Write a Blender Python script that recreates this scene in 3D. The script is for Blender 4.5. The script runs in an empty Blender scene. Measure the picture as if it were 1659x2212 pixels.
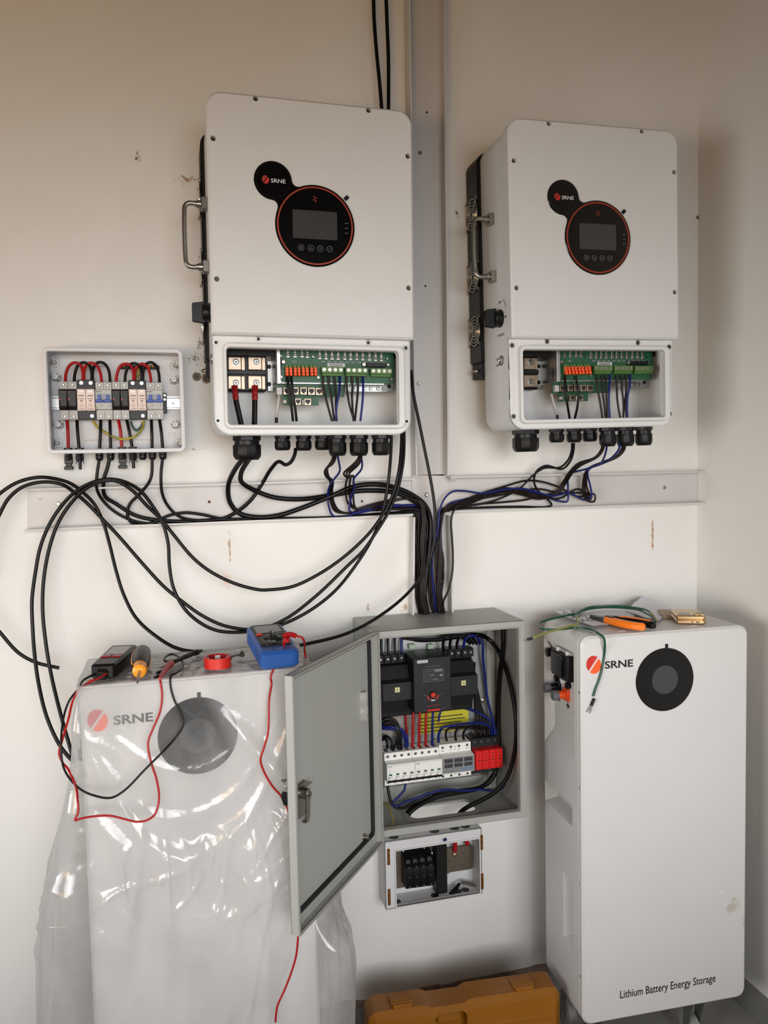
import bpy, bmesh, math, random
from mathutils import Vector, Matrix, noise
random.seed(11)
C = bpy.context.scene.collection
SC = bpy.context.scene
pi = math.pi
# ------------------------------------------------------------------ camera
DIST, EYE, FPX = 1.96, 1.4096, 1720.0           # metres from the wall, lens height over the tile line, focal length in px of 1659x2212
RIGHT = Vector((0.9660, -0.2578, -0.0206)); DOWN = Vector((-0.0359, -0.0548, -0.9979)); FWD = Vector((0.2561, 0.9646, -0.0622))
FWD.normalize(); RIGHT = (RIGHT - FWD * RIGHT.dot(FWD)).normalized(); DOWN = FWD.cross(RIGHT)
cam = bpy.data.objects.new('camera', bpy.data.cameras.new('camera')); C.objects.link(cam)
cam.data.sensor_fit = 'VERTICAL'; cam.data.sensor_height = 36.0; cam.data.lens = FPX / 2212 * 36
M3 = Matrix((RIGHT, -DOWN, -FWD)).transposed()
cam.matrix_world = Matrix.Translation((0, -DIST, EYE)) @ M3.to_4x4()
cam.data.clip_start = 0.02
SC.camera = cam
# ------------------------------------------------------------------ light and exposure
SC.view_settings.view_transform = 'Standard'; SC.view_settings.look = 'None'
SC.view_settings.exposure = 0.0; SC.view_settings.gamma = 1.0; SC.view_settings.use_curve_mapping = False
w = bpy.data.worlds.new('world'); SC.world = w; w.use_nodes = True
w.node_tree.nodes['Background'].inputs[0].default_value = (0.75, 0.85, 1.0, 1); w.node_tree.nodes['Background'].inputs[1].default_value = 0.6
def area(name, loc, target, sx, sy, power, col, spread=180):
    l = bpy.data.lights.new(name, 'AREA'); l.shape = 'RECTANGLE'; l.size = sx; l.size_y = sy; l.energy = power; l.color = col
    l.spread = math.radians(spread)
    o = bpy.data.objects.new(name, l); C.objects.link(o); o.location = loc
    o.rotation_euler = (Vector(target) - Vector(loc)).to_track_quat('-Z', 'Y').to_euler()
    return o
area('window_daylight', (0.35, -3.3, 1.36), (0.30, 0, 0.86), 3.0, 1.3, 13.6, (1.0, 0.99, 0.985), 51)
area('left_fill_light', (-2.15, -1.9, 1.2), (1.44, -0.25, 0.92), 1.6, 0.9, 6.4, (1.0, 0.985, 0.965), 56)  # fill lamp added to brighten the right wall, not a known window
area('warm_bounce_fill', (-1.5, -3.3, 0.95), (-0.4, 0, 2.95), 2.0, 0.5, 10, (1.0, 0.54, 0.12), 92)  # warm lamp added to tint the upper wall, as if off outdoor ground
SC.cycles.max_bounces = 8; SC.cycles.diffuse_bounces = 4; SC.cycles.glossy_bounces = 4; SC.cycles.transparent_max_bounces = 24
SC.cycles.use_denoising = True
FLOOR = -0.075
# ------------------------------------------------------------------ helpers
def ray(px, py):
    return RIGHT * ((px - 829.5) / FPX) + DOWN * ((py - 1106) / FPX) + FWD
EYEP = Vector((0, -DIST, EYE))
def at(px, py, dep):                              # the point of the photograph that lies dep metres in front of the back wall
    d = ray(px, py); return EYEP + d * ((DIST - dep) / d.y)
def at_z(px, py, z):
    d = ray(px, py); return EYEP + d * ((z - EYE) / d.z)
def at_x(px, py, x):
    d = ray(px, py); return EYEP + d * (x / d.x)
def FR(u, v, h): return (u, -h, v)               # front-facing frame: h metres out of the wall
def LF(x0): return lambda u, v, h: (x0 - h, -u, v)  # left-facing frame: u = depth from the wall
def TF(u, v, h): return (u, -v, h)               # top-facing frame: v = depth from the wall
def frame(o, U, V, N):
    o, U, V, N = Vector(o), Vector(U), Vector(V), Vector(N)
    return lambda u, v, h: tuple(o + U * u + V * v + N * h)
def rr(x0, y0, x1, y1, r, n=6, rt=None):
    rt = r if rt is None else rt
    P = []
    for cx, cy, a0, q in ((x1 - r, y0 + r, -90, r), (x1 - rt, y1 - rt, 0, rt), (x0 + rt, y1 - rt, 90, rt), (x0 + r, y0 + r, 180, r)):
        for k in range(n + 1):
            a = math.radians(a0 + 90 * k / n); P.append((cx + q * math.cos(a), cy + q * math.sin(a)))
    return P
def circ(cx, cy, r, n=24, a0=0.0): return [(cx + r * math.cos(a0 + 2 * pi * k / n), cy + r * math.sin(a0 + 2 * pi * k / n)) for k in range(n)]
def inset(P, b):
    out = []; n = len(P)
    for i in range(n):
        p, a, c = Vector(P[i]), Vector(P[i - 1]), Vector(P[(i + 1) % n])
        e1, e2 = (p - a), (c - p)
        n1 = Vector((-e1.y, e1.x)).normalized() if e1.length > 1e-9 else Vector((0, 0)); n2 = Vector((-e2.y, e2.x)).normalized() if e2.length > 1e-9 else n1
        m = n1 + n2
        k = m.length_squared
        out.append(tuple(p + m * (2 * b / k if k > 1e-6 else 0)) if k > .4 else tuple(p + n1 * b))
    return out
def crv(P, k=6, closed=False):                     # Catmull-Rom through the points
    P = [Vector(p) for p in P]
    if len(P) < 3: return P
    out = []; n = len(P)
    for i in range(n if closed else n - 1):
        if closed: a, b, c, d = P[i - 1], P[i], P[(i + 1) % n], P[(i + 2) % n]
        else: b, c = P[i], P[i + 1]; a = P[i - 1] if i else b * 2 - c; d = P[i + 2] if i + 2 < n else c * 2 - b
        l1, l2, l3 = max((b - a).length, 1e-5) ** .5, max((c - b).length, 1e-5) ** .5, max((d - c).length, 1e-5) ** .5
        m1 = (c - b) + ((b - a) / l1 - (c - a) / (l1 + l2)) * l2
        m2 = (c - b) + ((d - c) / l3 - (d - b) / (l2 + l3)) * l2
        for j in range(k):
            t = j / k; t2, t3 = t * t, t * t * t
            out.append(b * (2 * t3 - 3 * t2 + 1) + m1 * (t3 - 2 * t2 + t) + c * (3 * t2 - 2 * t3) + m2 * (t3 - t2))
    if not closed: out.append(P[-1])
    return out
class MB:
    def __init__(s): s.v = []; s.f = []; s.m = []; s.mi = 0
    def add(s, vs, fs):
        o = len(s.v); s.v += [tuple(p) for p in vs]; s.f += [tuple(i + o for i in f) for f in fs]; s.m += [s.mi] * len(fs); return s
    def box(s, x0, x1, y0, y1, z0, z1, b=0.0, fr=None):
        fr = fr or (lambda u, v, h: (u, h, v))     # u=x, v=z, h=y unless a frame is given
        lo, hi = (x0, z0, y0), (x1, z1, y1)
        if b <= 0:
            vs = [fr(x, z, y) for x in (x0, x1) for z in (z0, z1) for y in (y0, y1)]
            return s.add(vs, [(0, 1, 3, 2), (4, 6, 7, 5), (0, 4, 5, 1), (2, 3, 7, 6), (0, 2, 6, 4), (1, 5, 7, 3)])
        vs = []; idx = {}
        for c in range(8):
            sg = [(c >> k) & 1 for k in range(3)]
            for ax in range(3):
                p = [(hi if sg[k] else lo)[k] + (0 if k == ax else (-b if sg[k] else b)) for k in range(3)]
                idx[c, ax] = len(vs); vs.append(fr(*p))
        fs = []
        for ax in range(3):
            a, bb = [k for k in range(3) if k != ax]
            for sd in (0, 1):
                q = [(sd << ax) | (i << a) | (j << bb) for i, j in ((0, 0), (1, 0), (1, 1), (0, 1))]
                fs.append(tuple(idx[c, ax] for c in q))
            for i in (0, 1):
                for j in (0, 1):
                    c0 = (i << a) | (j << bb); c1 = c0 | (1 << ax)
                    fs.append((idx[c0, a], idx[c0, bb], idx[c1, bb], idx[c1, a]))
        for c in range(8): fs.append((idx[c, 0], idx[c, 1], idx[c, 2]))
        return s.add(vs, fs)
    def prism(s, P, fr, h0, h1, b=0.0, b0=0.0, flat=False):
        n = len(P); rows = []
        if b0: rows.append((inset(P, b0), h0)); rows.append((P, h0 + (b0 if h1 > h0 else -b0)))
        else: rows.append((P, h0))
        if b: rows.append((P, h1 - (b if h1 > h0 else -b))); rows.append((inset(P, b), h1))
        else: rows.append((P, h1))
        vs = [fr(u, v, h) for Q, h in rows for u, v in Q]
        fs = [tuple(range(n))[::-1], tuple(range((len(rows) - 1) * n, len(rows) * n))]
        for r in range(len(rows) - 1):
            for i in range(n): j = (i + 1) % n; fs.append((r * n + i, r * n + j, (r + 1) * n + j, (r + 1) * n + i))
        return s.add(vs, fs)
    def ring(s, A, B, fr, h0, h1, b=0.0):          # A outer, B inner outline, same count
        n = len(A); L = [(A, h0)]
        if b: L += [(A, h1 - b), (inset(A, b), h1), (inset(B, -b), h1), (B, h1 - b)]
        else: L += [(A, h1), (B, h1)]
        L.append((B, h0)); k = len(L)
        vs = [fr(u, v, h) for Q, h in L for u, v in Q]; fs = []
        for r in range(k):
            q = (r + 1) % k
            for i in range(n): j = (i + 1) % n; fs.append((r * n + i, r * n + j, q * n + j, q * n + i))
        return s.add(vs, fs)
    def poly(s, pts): return s.add(pts, [tuple(range(len(pts)))])
    def grid(s, rows):
        n = len(rows[0]); vs = [p for r in rows for p in r]
        return s.add(vs, [(r * n + i, r * n + i + 1, (r + 1) * n + i + 1, (r + 1) * n + i) for r in range(len(rows) - 1) for i in range(n - 1)])
    def tube(s, P, r, n=8, closed=False, cap=True):
        P = [Vector(p) for p in P]; m = len(P)
        R = r if isinstance(r, (list, tuple)) else [r] * m
        up = None; vs = []
        for i in range(m):
            t = (P[(i + 1) % m] - P[i - 1]) if (closed or 0 < i < m - 1) else (P[1] - P[0] if i == 0 else P[-1] - P[-2])
            t = t.normalized() if t.length > 1e-9 else Vector((0, 0, 1))
            if up is None: up = t.orthogonal().normalized()
            else:
                up = up - t * up.dot(t)
                up = up.normalized() if up.length > 1e-6 else t.orthogonal().normalized()
            sd = t.cross(up)
            for k in range(n): a = 2 * pi * k / n; vs.append(P[i] + (up * math.cos(a) + sd * math.sin(a)) * R[i])
        fs = [(i * n + k, i * n + (k + 1) % n, ((i + 1) % m) * n + (k + 1) % n, ((i + 1) % m) * n + k) for i in range(m if closed else m - 1) for k in range(n)]
        if cap and not closed: fs += [tuple(range(n))[::-1], tuple(range((m - 1) * n, m * n))]
        return s.add(vs, fs)
    def lathe(s, prof, fr, n=20, a0=0.0):          # prof [(r, h)]; turns about h at the frame's origin
        vs = []; fs = []; m = len(prof)
        for r, h in prof:
            for k in range(n): a = a0 + 2 * pi * k / n; vs.append(fr(r * math.cos(a), r * math.sin(a), h))
        for i in range(m - 1):
            for k in range(n): fs.append((i * n + k, i * n + (k + 1) % n, (i + 1) * n + (k + 1) % n, (i + 1) * n + k))
        fs += [tuple(range(n))[::-1], tuple(range((m - 1) * n, m * n))]
        return s.add(vs, fs)
    def cyl(s, fr, r, h0, h1, n=16, b=0.0): return s.lathe([(r, h0), (r, h1 - b), (r - b, h1)] if b else [(r, h0), (r, h1)], fr, n)
    def mesh(s, name, mats, base=(0, 0, 0), ang=32, tidy=True):
        me = bpy.data.meshes.new(name); bx, by, bz = base
        me.from_pydata([(x - bx, y - by, z - bz) for x, y, z in s.v], [], s.f)
        for m in (mats if isinstance(mats, (list, tuple)) else [mats]): me.materials.append(m)
        if any(s.m): me.polygons.foreach_set('material_index', s.m)
        if tidy:
            bm = bmesh.new(); bm.from_mesh(me); bmesh.ops.recalc_face_normals(bm, faces=bm.faces[:]); bm.to_mesh(me); bm.free()
        me.shade_smooth(); me.set_sharp_from_angle(angle=math.radians(ang))
        me.update(); return me
BASE = {}
def thing(name, label, cat, loc=(0, 0, 0), group=None, rot=None, local=False):
    o = bpy.data.objects.new(name, None); C.objects.link(o); o.location = loc; o.empty_display_size = .05
    if rot: o.rotation_euler = rot
    o['label'] = label; o['category'] = cat
    if group: o['group'] = group
    BASE[o.name] = (0, 0, 0) if local else tuple(loc)
    return o
def root(o):
    while o.parent: o = o.parent
    return o
def part(name, mb, mats, par, label=None, ang=32, tidy=True):
    o = bpy.data.objects.new(name, mb.mesh(name, mats, BASE.get(root(par).name, (0, 0, 0)), ang, tidy)); C.objects.link(o); o.parent = par
    if label: o['label'] = label
    return o
def solo(name, label, cat, mb, mats, group=None, ang=32, kind=None):
    xs, ys, zs = zip(*mb.v); base = ((min(xs) + max(xs)) / 2, (min(ys) + max(ys)) / 2, min(zs))
    o = bpy.data.objects.new(name, mb.mesh(name, mats, base, ang)); C.objects.link(o); o.location = base
    BASE[o.name] = base
    if label: o['label'] = label
    if cat: o['category'] = cat
    if group: o['group'] = group
    if kind: o['kind'] = kind
    return o
def struct(name, mb, mats): return solo(name, None, None, mb, mats, kind='structure')
def cut(o, mb):                                    # exact boolean: sink the holes of mb into o
    t = bpy.data.objects.new('cutter', mb.mesh('cutter', [], BASE.get(root(o).name, (0, 0, 0)))); C.objects.link(t); t.matrix_world = o.matrix_world.copy()
    par = o.parent
    if par: t.parent = par; t.matrix_local = Matrix.Identity(4)
    m = o.modifiers.new('b', 'BOOLEAN'); m.operation = 'DIFFERENCE'; m.object = t; m.solver = 'EXACT'
    bpy.context.view_layer.update(); dg = bpy.context.evaluated_depsgraph_get()
    me = bpy.data.meshes.new_from_object(o.evaluated_get(dg)); o.modifiers.clear(); o.data = me
    bpy.data.objects.remove(t); me.shade_smooth(); me.set_sharp_from_angle(angle=math.radians(32))
def copy_tree(o, parent=None):
    c = o.copy(); C.objects.link(c)
    if parent: c.parent = parent
    for ch in list(o.children): copy_tree(ch, c)
    return c
def text(mb, s, fr, u0, v0, u1, v1, h, bold=0.0, t=0.0004, keep=False):  # lettering that fills the box u0..u1, v0..v1
    cu = bpy.data.curves.new('t', 'FONT'); cu.body = s; cu.size = 1; cu.offset = bold; cu.resolution_u = 3
    o = bpy.data.objects.new('t', cu); C.objects.link(o)
    dg = bpy.context.evaluated_depsgraph_get(); me = bpy.data.meshes.new_from_object(o.evaluated_get(dg))
    bpy.data.objects.remove(o); bpy.data.curves.remove(cu)
    xs = [v.co.x for v in me.vertices]; ys = [v.co.y for v in me.vertices]
    ax, bx, ay, by = min(xs), max(xs), min(ys), max(ys)
    sx, sy = (u1 - u0) / (bx - ax), (v1 - v0) / (by - ay)
    if keep: sx = sy = min(sx, sy)
    vs = [fr(u0 + (v.co.x - ax) * sx, v0 + (v.co.y - ay) * sy, h) for v in me.vertices]
    mb.add(vs, [tuple(p.vertices) for p in me.polygons]); bpy.data.meshes.remove(me)
# ------------------------------------------------------------------ materials
def lin(c): return tuple(((x / 255) / 12.92 if x / 255 <= .04045 else ((x / 255 + .055) / 1.055) ** 2.4) for x in c)
def mat(name, rgb, rough=.5, metal=0.0, var=0.0, vscale=6, bump=0.0, bscale=200, spec=.5, coat=0.0, col2=None):
    m = bpy.data.materials.new(name); m.use_nodes = True; nt = m.node_tree; b = nt.nodes['Principled BSDF']
    c = lin(rgb); b.inputs['Base Color'].default_value = (*c, 1); b.inputs['Roughness'].default_value = rough; b.inputs['Metallic'].default_value = metal
    b.inputs['Specular IOR Level'].default_value = spec; b.inputs['Coat Weight'].default_value = coat
    if var or bump: tc = nt.nodes.new('ShaderNodeTexCoord')
    if var:
        n = nt.nodes.new('ShaderNodeTexNoise'); n.inputs['Scale'].default_value = vscale; n.inputs['Detail'].default_value = 6; n.inputs['Roughness'].default_value = .65
        nt.links.new(tc.outputs['Object'], n.inputs['Vector'])
        r = nt.nodes.new('ShaderNodeValToRGB'); r.color_ramp.elements[0].position = .35; r.color_ramp.elements[1].position = .65
        c2 = lin(col2) if col2 else tuple(x * (1 - var) for x in c)
        r.color_ramp.elements[0].color = (*c2, 1); r.color_ramp.elements[1].color = (*c, 1)
        nt.links.new(n.outputs['Fac'], r.inputs['Fac']); nt.links.new(r.outputs['Color'], b.inputs['Base Color'])
    if bump:
        n2 = nt.nodes.new('ShaderNodeTexNoise'); n2.inputs['Scale'].default_value = bscale; n2.inputs['Detail'].default_value = 3
        nt.links.new(tc.outputs['Object'], n2.inputs['Vector'])
        bp = nt.nodes.new('ShaderNodeBump'); bp.inputs['Strength'].default_value = bump; bp.inputs['Distance'].default_value = .002
        nt.links.new(n2.outputs['Fac'], bp.inputs['Height']); nt.links.new(bp.outputs['Normal'], b.inputs['Normal'])
    return m
def wall_mat(name, rgb, marks=()):
    m = mat(name, rgb, .85, 0, .05, 1.6, .25, 90); nt = m.node_tree; b = nt.nodes['Principled BSDF']
    src = b.inputs['Base Color'].links[0].from_socket; tc = next(n for n in nt.nodes if n.type == 'TEX_COORD')
    for x, z, sx, sz, col, sc, thr in marks:         # scuffs and rust runs: places on the wall with their own ragged outline
        sub = nt.nodes.new('ShaderNodeVectorMath'); sub.operation = 'SUBTRACT'; sub.inputs[1].default_value = (x, 0, z)
        geo = nt.nodes.new('ShaderNodeNewGeometry'); nt.links.new(geo.outputs['Position'], sub.inputs[0])
        mul = nt.nodes.new('ShaderNodeVectorMath'); mul.operation = 'MULTIPLY'; mul.inputs[1].default_value = (1 / sx, 0, 1 / sz); nt.links.new(sub.outputs[0], mul.inputs[0])
        ln = nt.nodes.new('ShaderNodeVectorMath'); ln.operation = 'LENGTH'; nt.links.new(mul.outputs[0], ln.inputs[0])
        nz = nt.nodes.new('ShaderNodeTexNoise'); nz.inputs['Scale'].default_value = sc; nz.inputs['Detail'].default_value = 5; nz.inputs['Roughness'].default_value = .7
        nt.links.new(geo.outputs['Position'], nz.inputs['Vector'])
        ad = nt.nodes.new('ShaderNodeMath'); ad.operation = 'MULTIPLY_ADD'; ad.inputs[1].default_value = -.45; nt.links.new(ln.outputs['Value'], ad.inputs[0]); nt.links.new(nz.outputs['Fac'], ad.inputs[2])
        mr = nt.nodes.new('ShaderNodeMapRange'); mr.inputs[1].default_value = thr; mr.inputs[2].default_value = thr + .1; mr.inputs[4].default_value = .85; nt.links.new(ad.outputs[0], mr.inputs[0])
        mx = nt.nodes.new('ShaderNodeMix'); mx.data_type = 'RGBA'; nt.links.new(mr.outputs[0], mx.inputs[0]); nt.links.new(src, mx.inputs[6]); mx.inputs[7].default_value = (*lin(col), 1)
        src = mx.outputs[2]
    nt.links.new(src, b.inputs['Base Color']); return m
MW = mat('white_powder_coat', (216, 217, 216), .42, 0, .04, 4, .12, 350)
MWB = mat('white_battery_paint', (212, 210, 208), .4, 0, .05, 3, .12, 320)
MG = mat('grey_powder_coat', (158, 159, 154), .42, 0, .03, 5, .12, 420)
MBK = mat('black_plastic', (11, 11, 12), .4, spec=.3, bump=.08, bscale=300)
MBKM = mat('black_anodised', (15, 14, 14), .5, spec=.3, bump=.1, bscale=400)
MGL = mat('black_glass', (5, 5, 6), .16)
MSC = mat('lcd_glass', (62, 63, 63), .2)
MOR = mat('orange_print', (160, 50, 14), .45)
MRD = mat('red_print', (196, 34, 22), .45)
MOB = mat('orange_print_bright', (238, 88, 26), .45)
MLW = mat('white_print', (216, 216, 216), .5)
MLG = mat('grey_print', (120, 120, 120), .5)
MLK = mat('black_print', (14, 14, 15), .5)
MST = mat('steel', (162, 158, 151), .32, 1.0, .12, 30)
MCH = mat('chrome_wire', (214, 212, 206), .3, .9)
MZN = mat('galvanised_steel', (172, 174, 174), .36, .9, .2, 25)
MCP = mat('nickel_plate', (158, 141, 124), .36, 1.0, .1, 20)
MBR = mat('brass', (178, 120, 62), .35, 1.0, .35, 60)
MCU = mat('copper_strand', (206, 120, 70), .3, 1.0)
MCB = mat('black_cable_sheath', (8, 7, 7), .4, spec=.28)
MCN = mat('brown_black_wire', (22, 12, 11), .4, spec=.28)
MBL = mat('blue_wire', (17, 28, 100), .4, spec=.3)
MRW = mat('red_wire', (158, 14, 18), .4, spec=.35)
MYG = mat('yellow_green_wire', (186, 160, 44), .4, 0, .5, 70, col2=(36, 92, 52))
MGR = mat('green_wire', (10, 70, 50), .36)
MOL = mat('olive_wire', (128, 132, 44), .4)
MGW = mat('grey_wire', (190, 188, 184), .45)
MPCB = mat('green_circuit_board', (22, 92, 56), .45, 0, .35, 120)
MPG = mat('green_terminal', (74, 112, 50), .5)
MPO = mat('orange_lever', (244, 84, 20), .42)
MTR = mat('trunking_pvc', (200, 197, 194), .45, 0, .08, 3)
MGP = mat('grey_module_plastic', (176, 176, 172), .5)
MPK = mat('cream_module_face', (226, 206, 196), .5)
MTB = mat('blue_toggle', (22, 66, 160), .4)
MDK = mat('dark_grey_plastic', (27, 27, 29), .45, spec=.35)
MMW = mat('white_module_plastic', (232, 231, 227), .4)
MMG = mat('grey_meter_face', (128, 130, 132), .4)
MRP = mat('red_module_plastic', (214, 28, 22), .4)
MRB = mat('dark_red_plastic', (150, 18, 20), .35)
MYL = mat('yellow_label', (188, 178, 34), .55)
MYC = mat('ochre_case_plastic', (150, 92, 4), .42, 0, .12, 8, .1, 150)
MGO = mat('gold_metal', (196, 168, 128), .3, .85)
MPA = mat('paper', (226, 226, 232), .8)
MPR = mat('orange_grip', (244, 124, 14), .42)
MMB = mat('blue_meter_shell', (24, 72, 138), .42, bump=.1, bscale=200)
MSO = mat('screwdriver_amber', (236, 150, 28), .35)
MSK = mat('grey_skirting_tile', (132, 130, 127), .5, 0, .12, 6)
MFL = mat('grey_floor_tile', (158, 155, 150), .45, 0, .2, 5, .1, 60)
MPL = mat('bare_plaster', (150, 132, 116), .9, 0, .4, 30, .6, 60)
MRU = mat('black_rubber', (14, 14, 14), .7)
MYI = mat('pale_indicator', (206, 206, 150), .4)
MSB = mat('pale_box_plastic', (206, 206, 207), .45)
MCW = mat('grey_castor', (150, 148, 144), .5)
MWH = mat('white_cap', (238, 238, 236), .5)
MGB = mat('grey_cap', (92, 93, 96), .5)
MWAL = wall_mat('wall_paint', (227, 226, 222), [
    (-.05, 2.12, .035, .05, (70, 58, 50), 130, 0.42), (.06, 2.08, .09, .03, (146, 108, 76), 90, 0.40), (.065, 1.665, .06, .05, (90, 70, 60), 150, 0.43), (.02, 1.67, .1, .02, (120, 100, 90), 160, 0.43),
    (.075, 1.70, .02, .05, (84, 66, 56), 150, 0.40), (.13, 1.21, .006, .07, (176, 150, 122), 60, 0.26), (1.3, 1.19, .006, .09, (170, 120, 80), 60, 0.24), (.57, 1.03, .05, .03, (180, 140, 104), 60, 0.40), (.47, 1.04, .02, .04, (170, 120, 84), 70, 0.40),
    (.89, 2.21, .03, .04, (60, 50, 44), 140, 0.42), (1.08, 2.22, .03, .05, (60, 50, 44), 140, 0.42), (.73, 2.04, .03, .03, (110, 84, 70), 90, 0.40), (.80, 1.63, .05, .03, (120, 100, 90), 140, 0.44),
    (.05, 1.45, .12, .012, (100, 84, 70), 170, 0.46), (-.31, 1.28, .02, .02, (190, 170, 156), 50, 0.35), (.12, 1.13, .05, .05, (226, 206, 194), 20, 0.35)])
MWR = wall_mat('side_wall_paint', (230, 228, 223))
MRC = mat('raw_plaster_render', (128, 110, 92), .9, 0, .2, 3)
# ================================================================== room
XW, XL, YF, ZC = 1.4435, -2.3, -3.45, 2.95
struct('wall_back', MB().box(XL, XW + .1, 0, .1, FLOOR, ZC), MWAL)
struct('wall_right', MB().box(XW, XW + .1, YF, 0, FLOOR, ZC), MWR)
wl = MB()
for b in ((YF, -2.75, FLOOR, ZC), (-1.05, .1, FLOOR, ZC), (-2.75, -1.05, FLOOR, .7), (-2.75, -1.05, 1.7, ZC)): wl.box(XL - .1, XL, b[0], b[1], b[2], b[3])  # opening cut to go with the added left fill lamp
struct('wall_left', wl, MRC)
wf = MB(); wx0, wx1, wz0, wz1 = -2.25, 1.42, .25, 1.88
for b in ((XL, wx0, FLOOR, ZC), (wx1, XW, FLOOR, ZC), (wx0, wx1, FLOOR, wz0), (wx0, wx1, wz1, ZC)): wf.box(b[0], b[1], YF - .1, YF, b[2], b[3])
struct('wall_front', wf, MRC)
struct('floor', MB().box(XL, XW, YF, 0, FLOOR - .1, FLOOR), MFL)
struct('ceiling', MB().box(XL - .1, XW + .1, YF - .1, .1, ZC, ZC + .1), MRC)
struct('baseboard_right', MB().box(XW - .011, XW, YF, 0, FLOOR, .004, .001), MSK)
struct('baseboard_back', MB().box(XL, XW - .011, -.008, 0, FLOOR, -.012, .001), MSK)
rag = MB(); top = []; bot = []                     # torn strip of bare plaster over the skirting
for i in range(140):
    x = XL + .6 + i * (XW - XL - .62) / 139; top.append((x, -.012 + .012 + .02 * abs(noise.noise((x * 9, 0, 0))) + .008 * abs(noise.noise((x * 40, 3, 0)))))
pl = [(x, -.012) for x, z in top]
for hgt in (0,): rag.grid([[(x, -.0035, z) for x, z in pl], [(x, -.0035, z) for x, z in top], [(x, 0.0, z + .001) for x, z in top]])
struct('trim_1', rag, MPL)
def hole(px, py, r):
    p = at(px, py, 0); m = MB(); f = frame(p, (1, 0, 0), (0, 0, 1), (0, -1, 0)); n = 14
    R = [r * (1 + .25 * noise.noise((k * .9, px, 0))) for k in range(n)]
    rows = [[f(q * R[k % n] * math.cos(2 * pi * k / n), q * R[k % n] * math.sin(2 * pi * k / n), h) for k in range(n + 1)] for q, h in ((1.7, .0004), (1.25, .004), (1.0, .0025), (.8, .0008))]
    m.grid(rows); m.mi = 1; m.poly([f(.82 * R[k] * math.cos(2 * pi * k / n), .82 * R[k] * math.sin(2 * pi * k / n), .0007) for k in range(n)])
    o = part('drill_hole', m, [MPL, MLK], bpy.data.objects['wall_back'], ang=60); return o
hole(425, 814, .0062); hole(446, 818, .0068)
for q in ((1507, 470, .003), (88, 1078, .002)): hole(q[0], q[1], q[2])

# ================================================================== cable trunking
def screw(mb, fr, r=.005, h=.003):
    mb.lathe([(r, 0), (r, h * .4), (r * .7, h), (r * .3, h), (r * .28, h * .5)], fr, 12)
def trunk(label, A0, A1, B0, B1, screws, dep=.04):
    # A0-A1 one long edge, B0-B1 the other, all (x, z) on the wall
    cen = ((A0[0] + B1[0]) / 2, 0, min(A0[1], A1[1], B0[1], B1[1])); t = thing('cable_trunking', label, 'trunking', cen)
    m = MB(); q = [A0, A1, B1, B0]; m.add([(x, -h, z) for h in (0, .003) for x, z in q], [(0, 1, 2, 3), (4, 5, 6, 7)] + [(i, (i + 1) % 4, 4 + (i + 1) % 4, 4 + i) for i in range(4)])
    part('back_panel', m, MTR, t)
    for (p, r, o) in ((A0, A1, B0), (B0, B1, A0)):
        d = Vector((r[0] - p[0], r[1] - p[1])).normalized(); nn = Vector((-d.y, d.x)); s = 1 if (Vector(o) - Vector(p)).dot(nn) > 0 else -1; nn = nn * s
        m = MB()
        prof = [(0, .003), (0, dep), (.0045, dep), (.0045, dep - .004), (.0022, dep - .005), (.0022, .003)]  # lip with a snap bead
        N = 24
        rows = []
        for k in range(N + 1):
            f = k / N; c = Vector(p).lerp(Vector(r), f); wob = .0015 * noise.noise((c.x * 4, c.y * 4, label.__len__()))
            rows.append([(c.x + nn.x * (u + wob * h / dep), -h, c.y + nn.y * (u + wob * h / dep)) for u, h in prof + [prof[0]]])
        m.grid(rows); m.poly(rows[0][:-1]); m.poly(rows[-1][:-1]); part('side_wall', m, MTR, t, ang=25)
    for px, py in screws:
        p = at(px, py, .003); m = MB(); screw(m, frame(p, (1, 0, 0), (0, 0, 1), (0, -1, 0))); part('screw', m, MST, t)
    return t
t = trunk('long grey trunking run without lid under the combiner box and left inverter', (-.318, 1.367), (.5945, 1.369), (-.322, 1.2725), (.586, 1.2735), [(126, 1088)])
for px, py, r in ((452, 1084, .0035), (782, 1083, .0032)):
    m = MB(); m.lathe([(r, 0), (r, .0008), (r * .5, .0008)], frame(at(px, py, .003), (1, 0, 0), (0, 0, 1), (0, -1, 0)), 12); part('rusty_hole', m, mat('rust', (92, 52, 40), .8), t)
trunk('grey trunking run without lid under the right inverter reaching the corner', (.687, 1.371), (1.4425, 1.367), (.687, 1.278), (1.4425, 1.2755), [(1435, 1053)])
trunk('upper vertical grey trunking between the two inverters', (.600, 2.93), (.5945, 1.3755), (.6975, 2.93), (.684, 1.372), [(907, 330), (905, 829)])
trunk('short vertical grey trunking full of cables above the open cabinet', (.5875, 1.27), (.579, 1.02), (.6875, 1.27), (.690, 1.02), [])
m = MB(); m.box(.5945, .687, -.003, 0, 1.2735, 1.3755); jp = solo('junction_plate', 'flat grey plate where the four trunking runs cross', 'trunking', m, MTR)
m = MB(); screw(m, frame(at(922, 1069, .003), (1, 0, 0), (0, 0, 1), (0, -1, 0)), .006); part('screw', m, MST, jp)
m = MB(); m.add([(.684, -.006, 1.372), (.694, -.034, 1.360), (.703, -.046, 1.353), (.700, -.044, 1.358), (.706, -.036, 1.366), (.692, -.02, 1.374)], [(0, 1, 2, 3), (0, 3, 4, 5)]); part('torn_flap', m, MTR, jp, 'torn curl of plastic')
for px, py in ((919, 618), (922, 243)):
    m = MB(); m.cyl(frame(at(px, py, .0032), (1, 0, 0), (0, 0, 1), (0, -1, 0)), .0028, 0, .0006, 10); part('drill_hole', m, MLK, bpy.data.objects['cable_trunking.002'])

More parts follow.
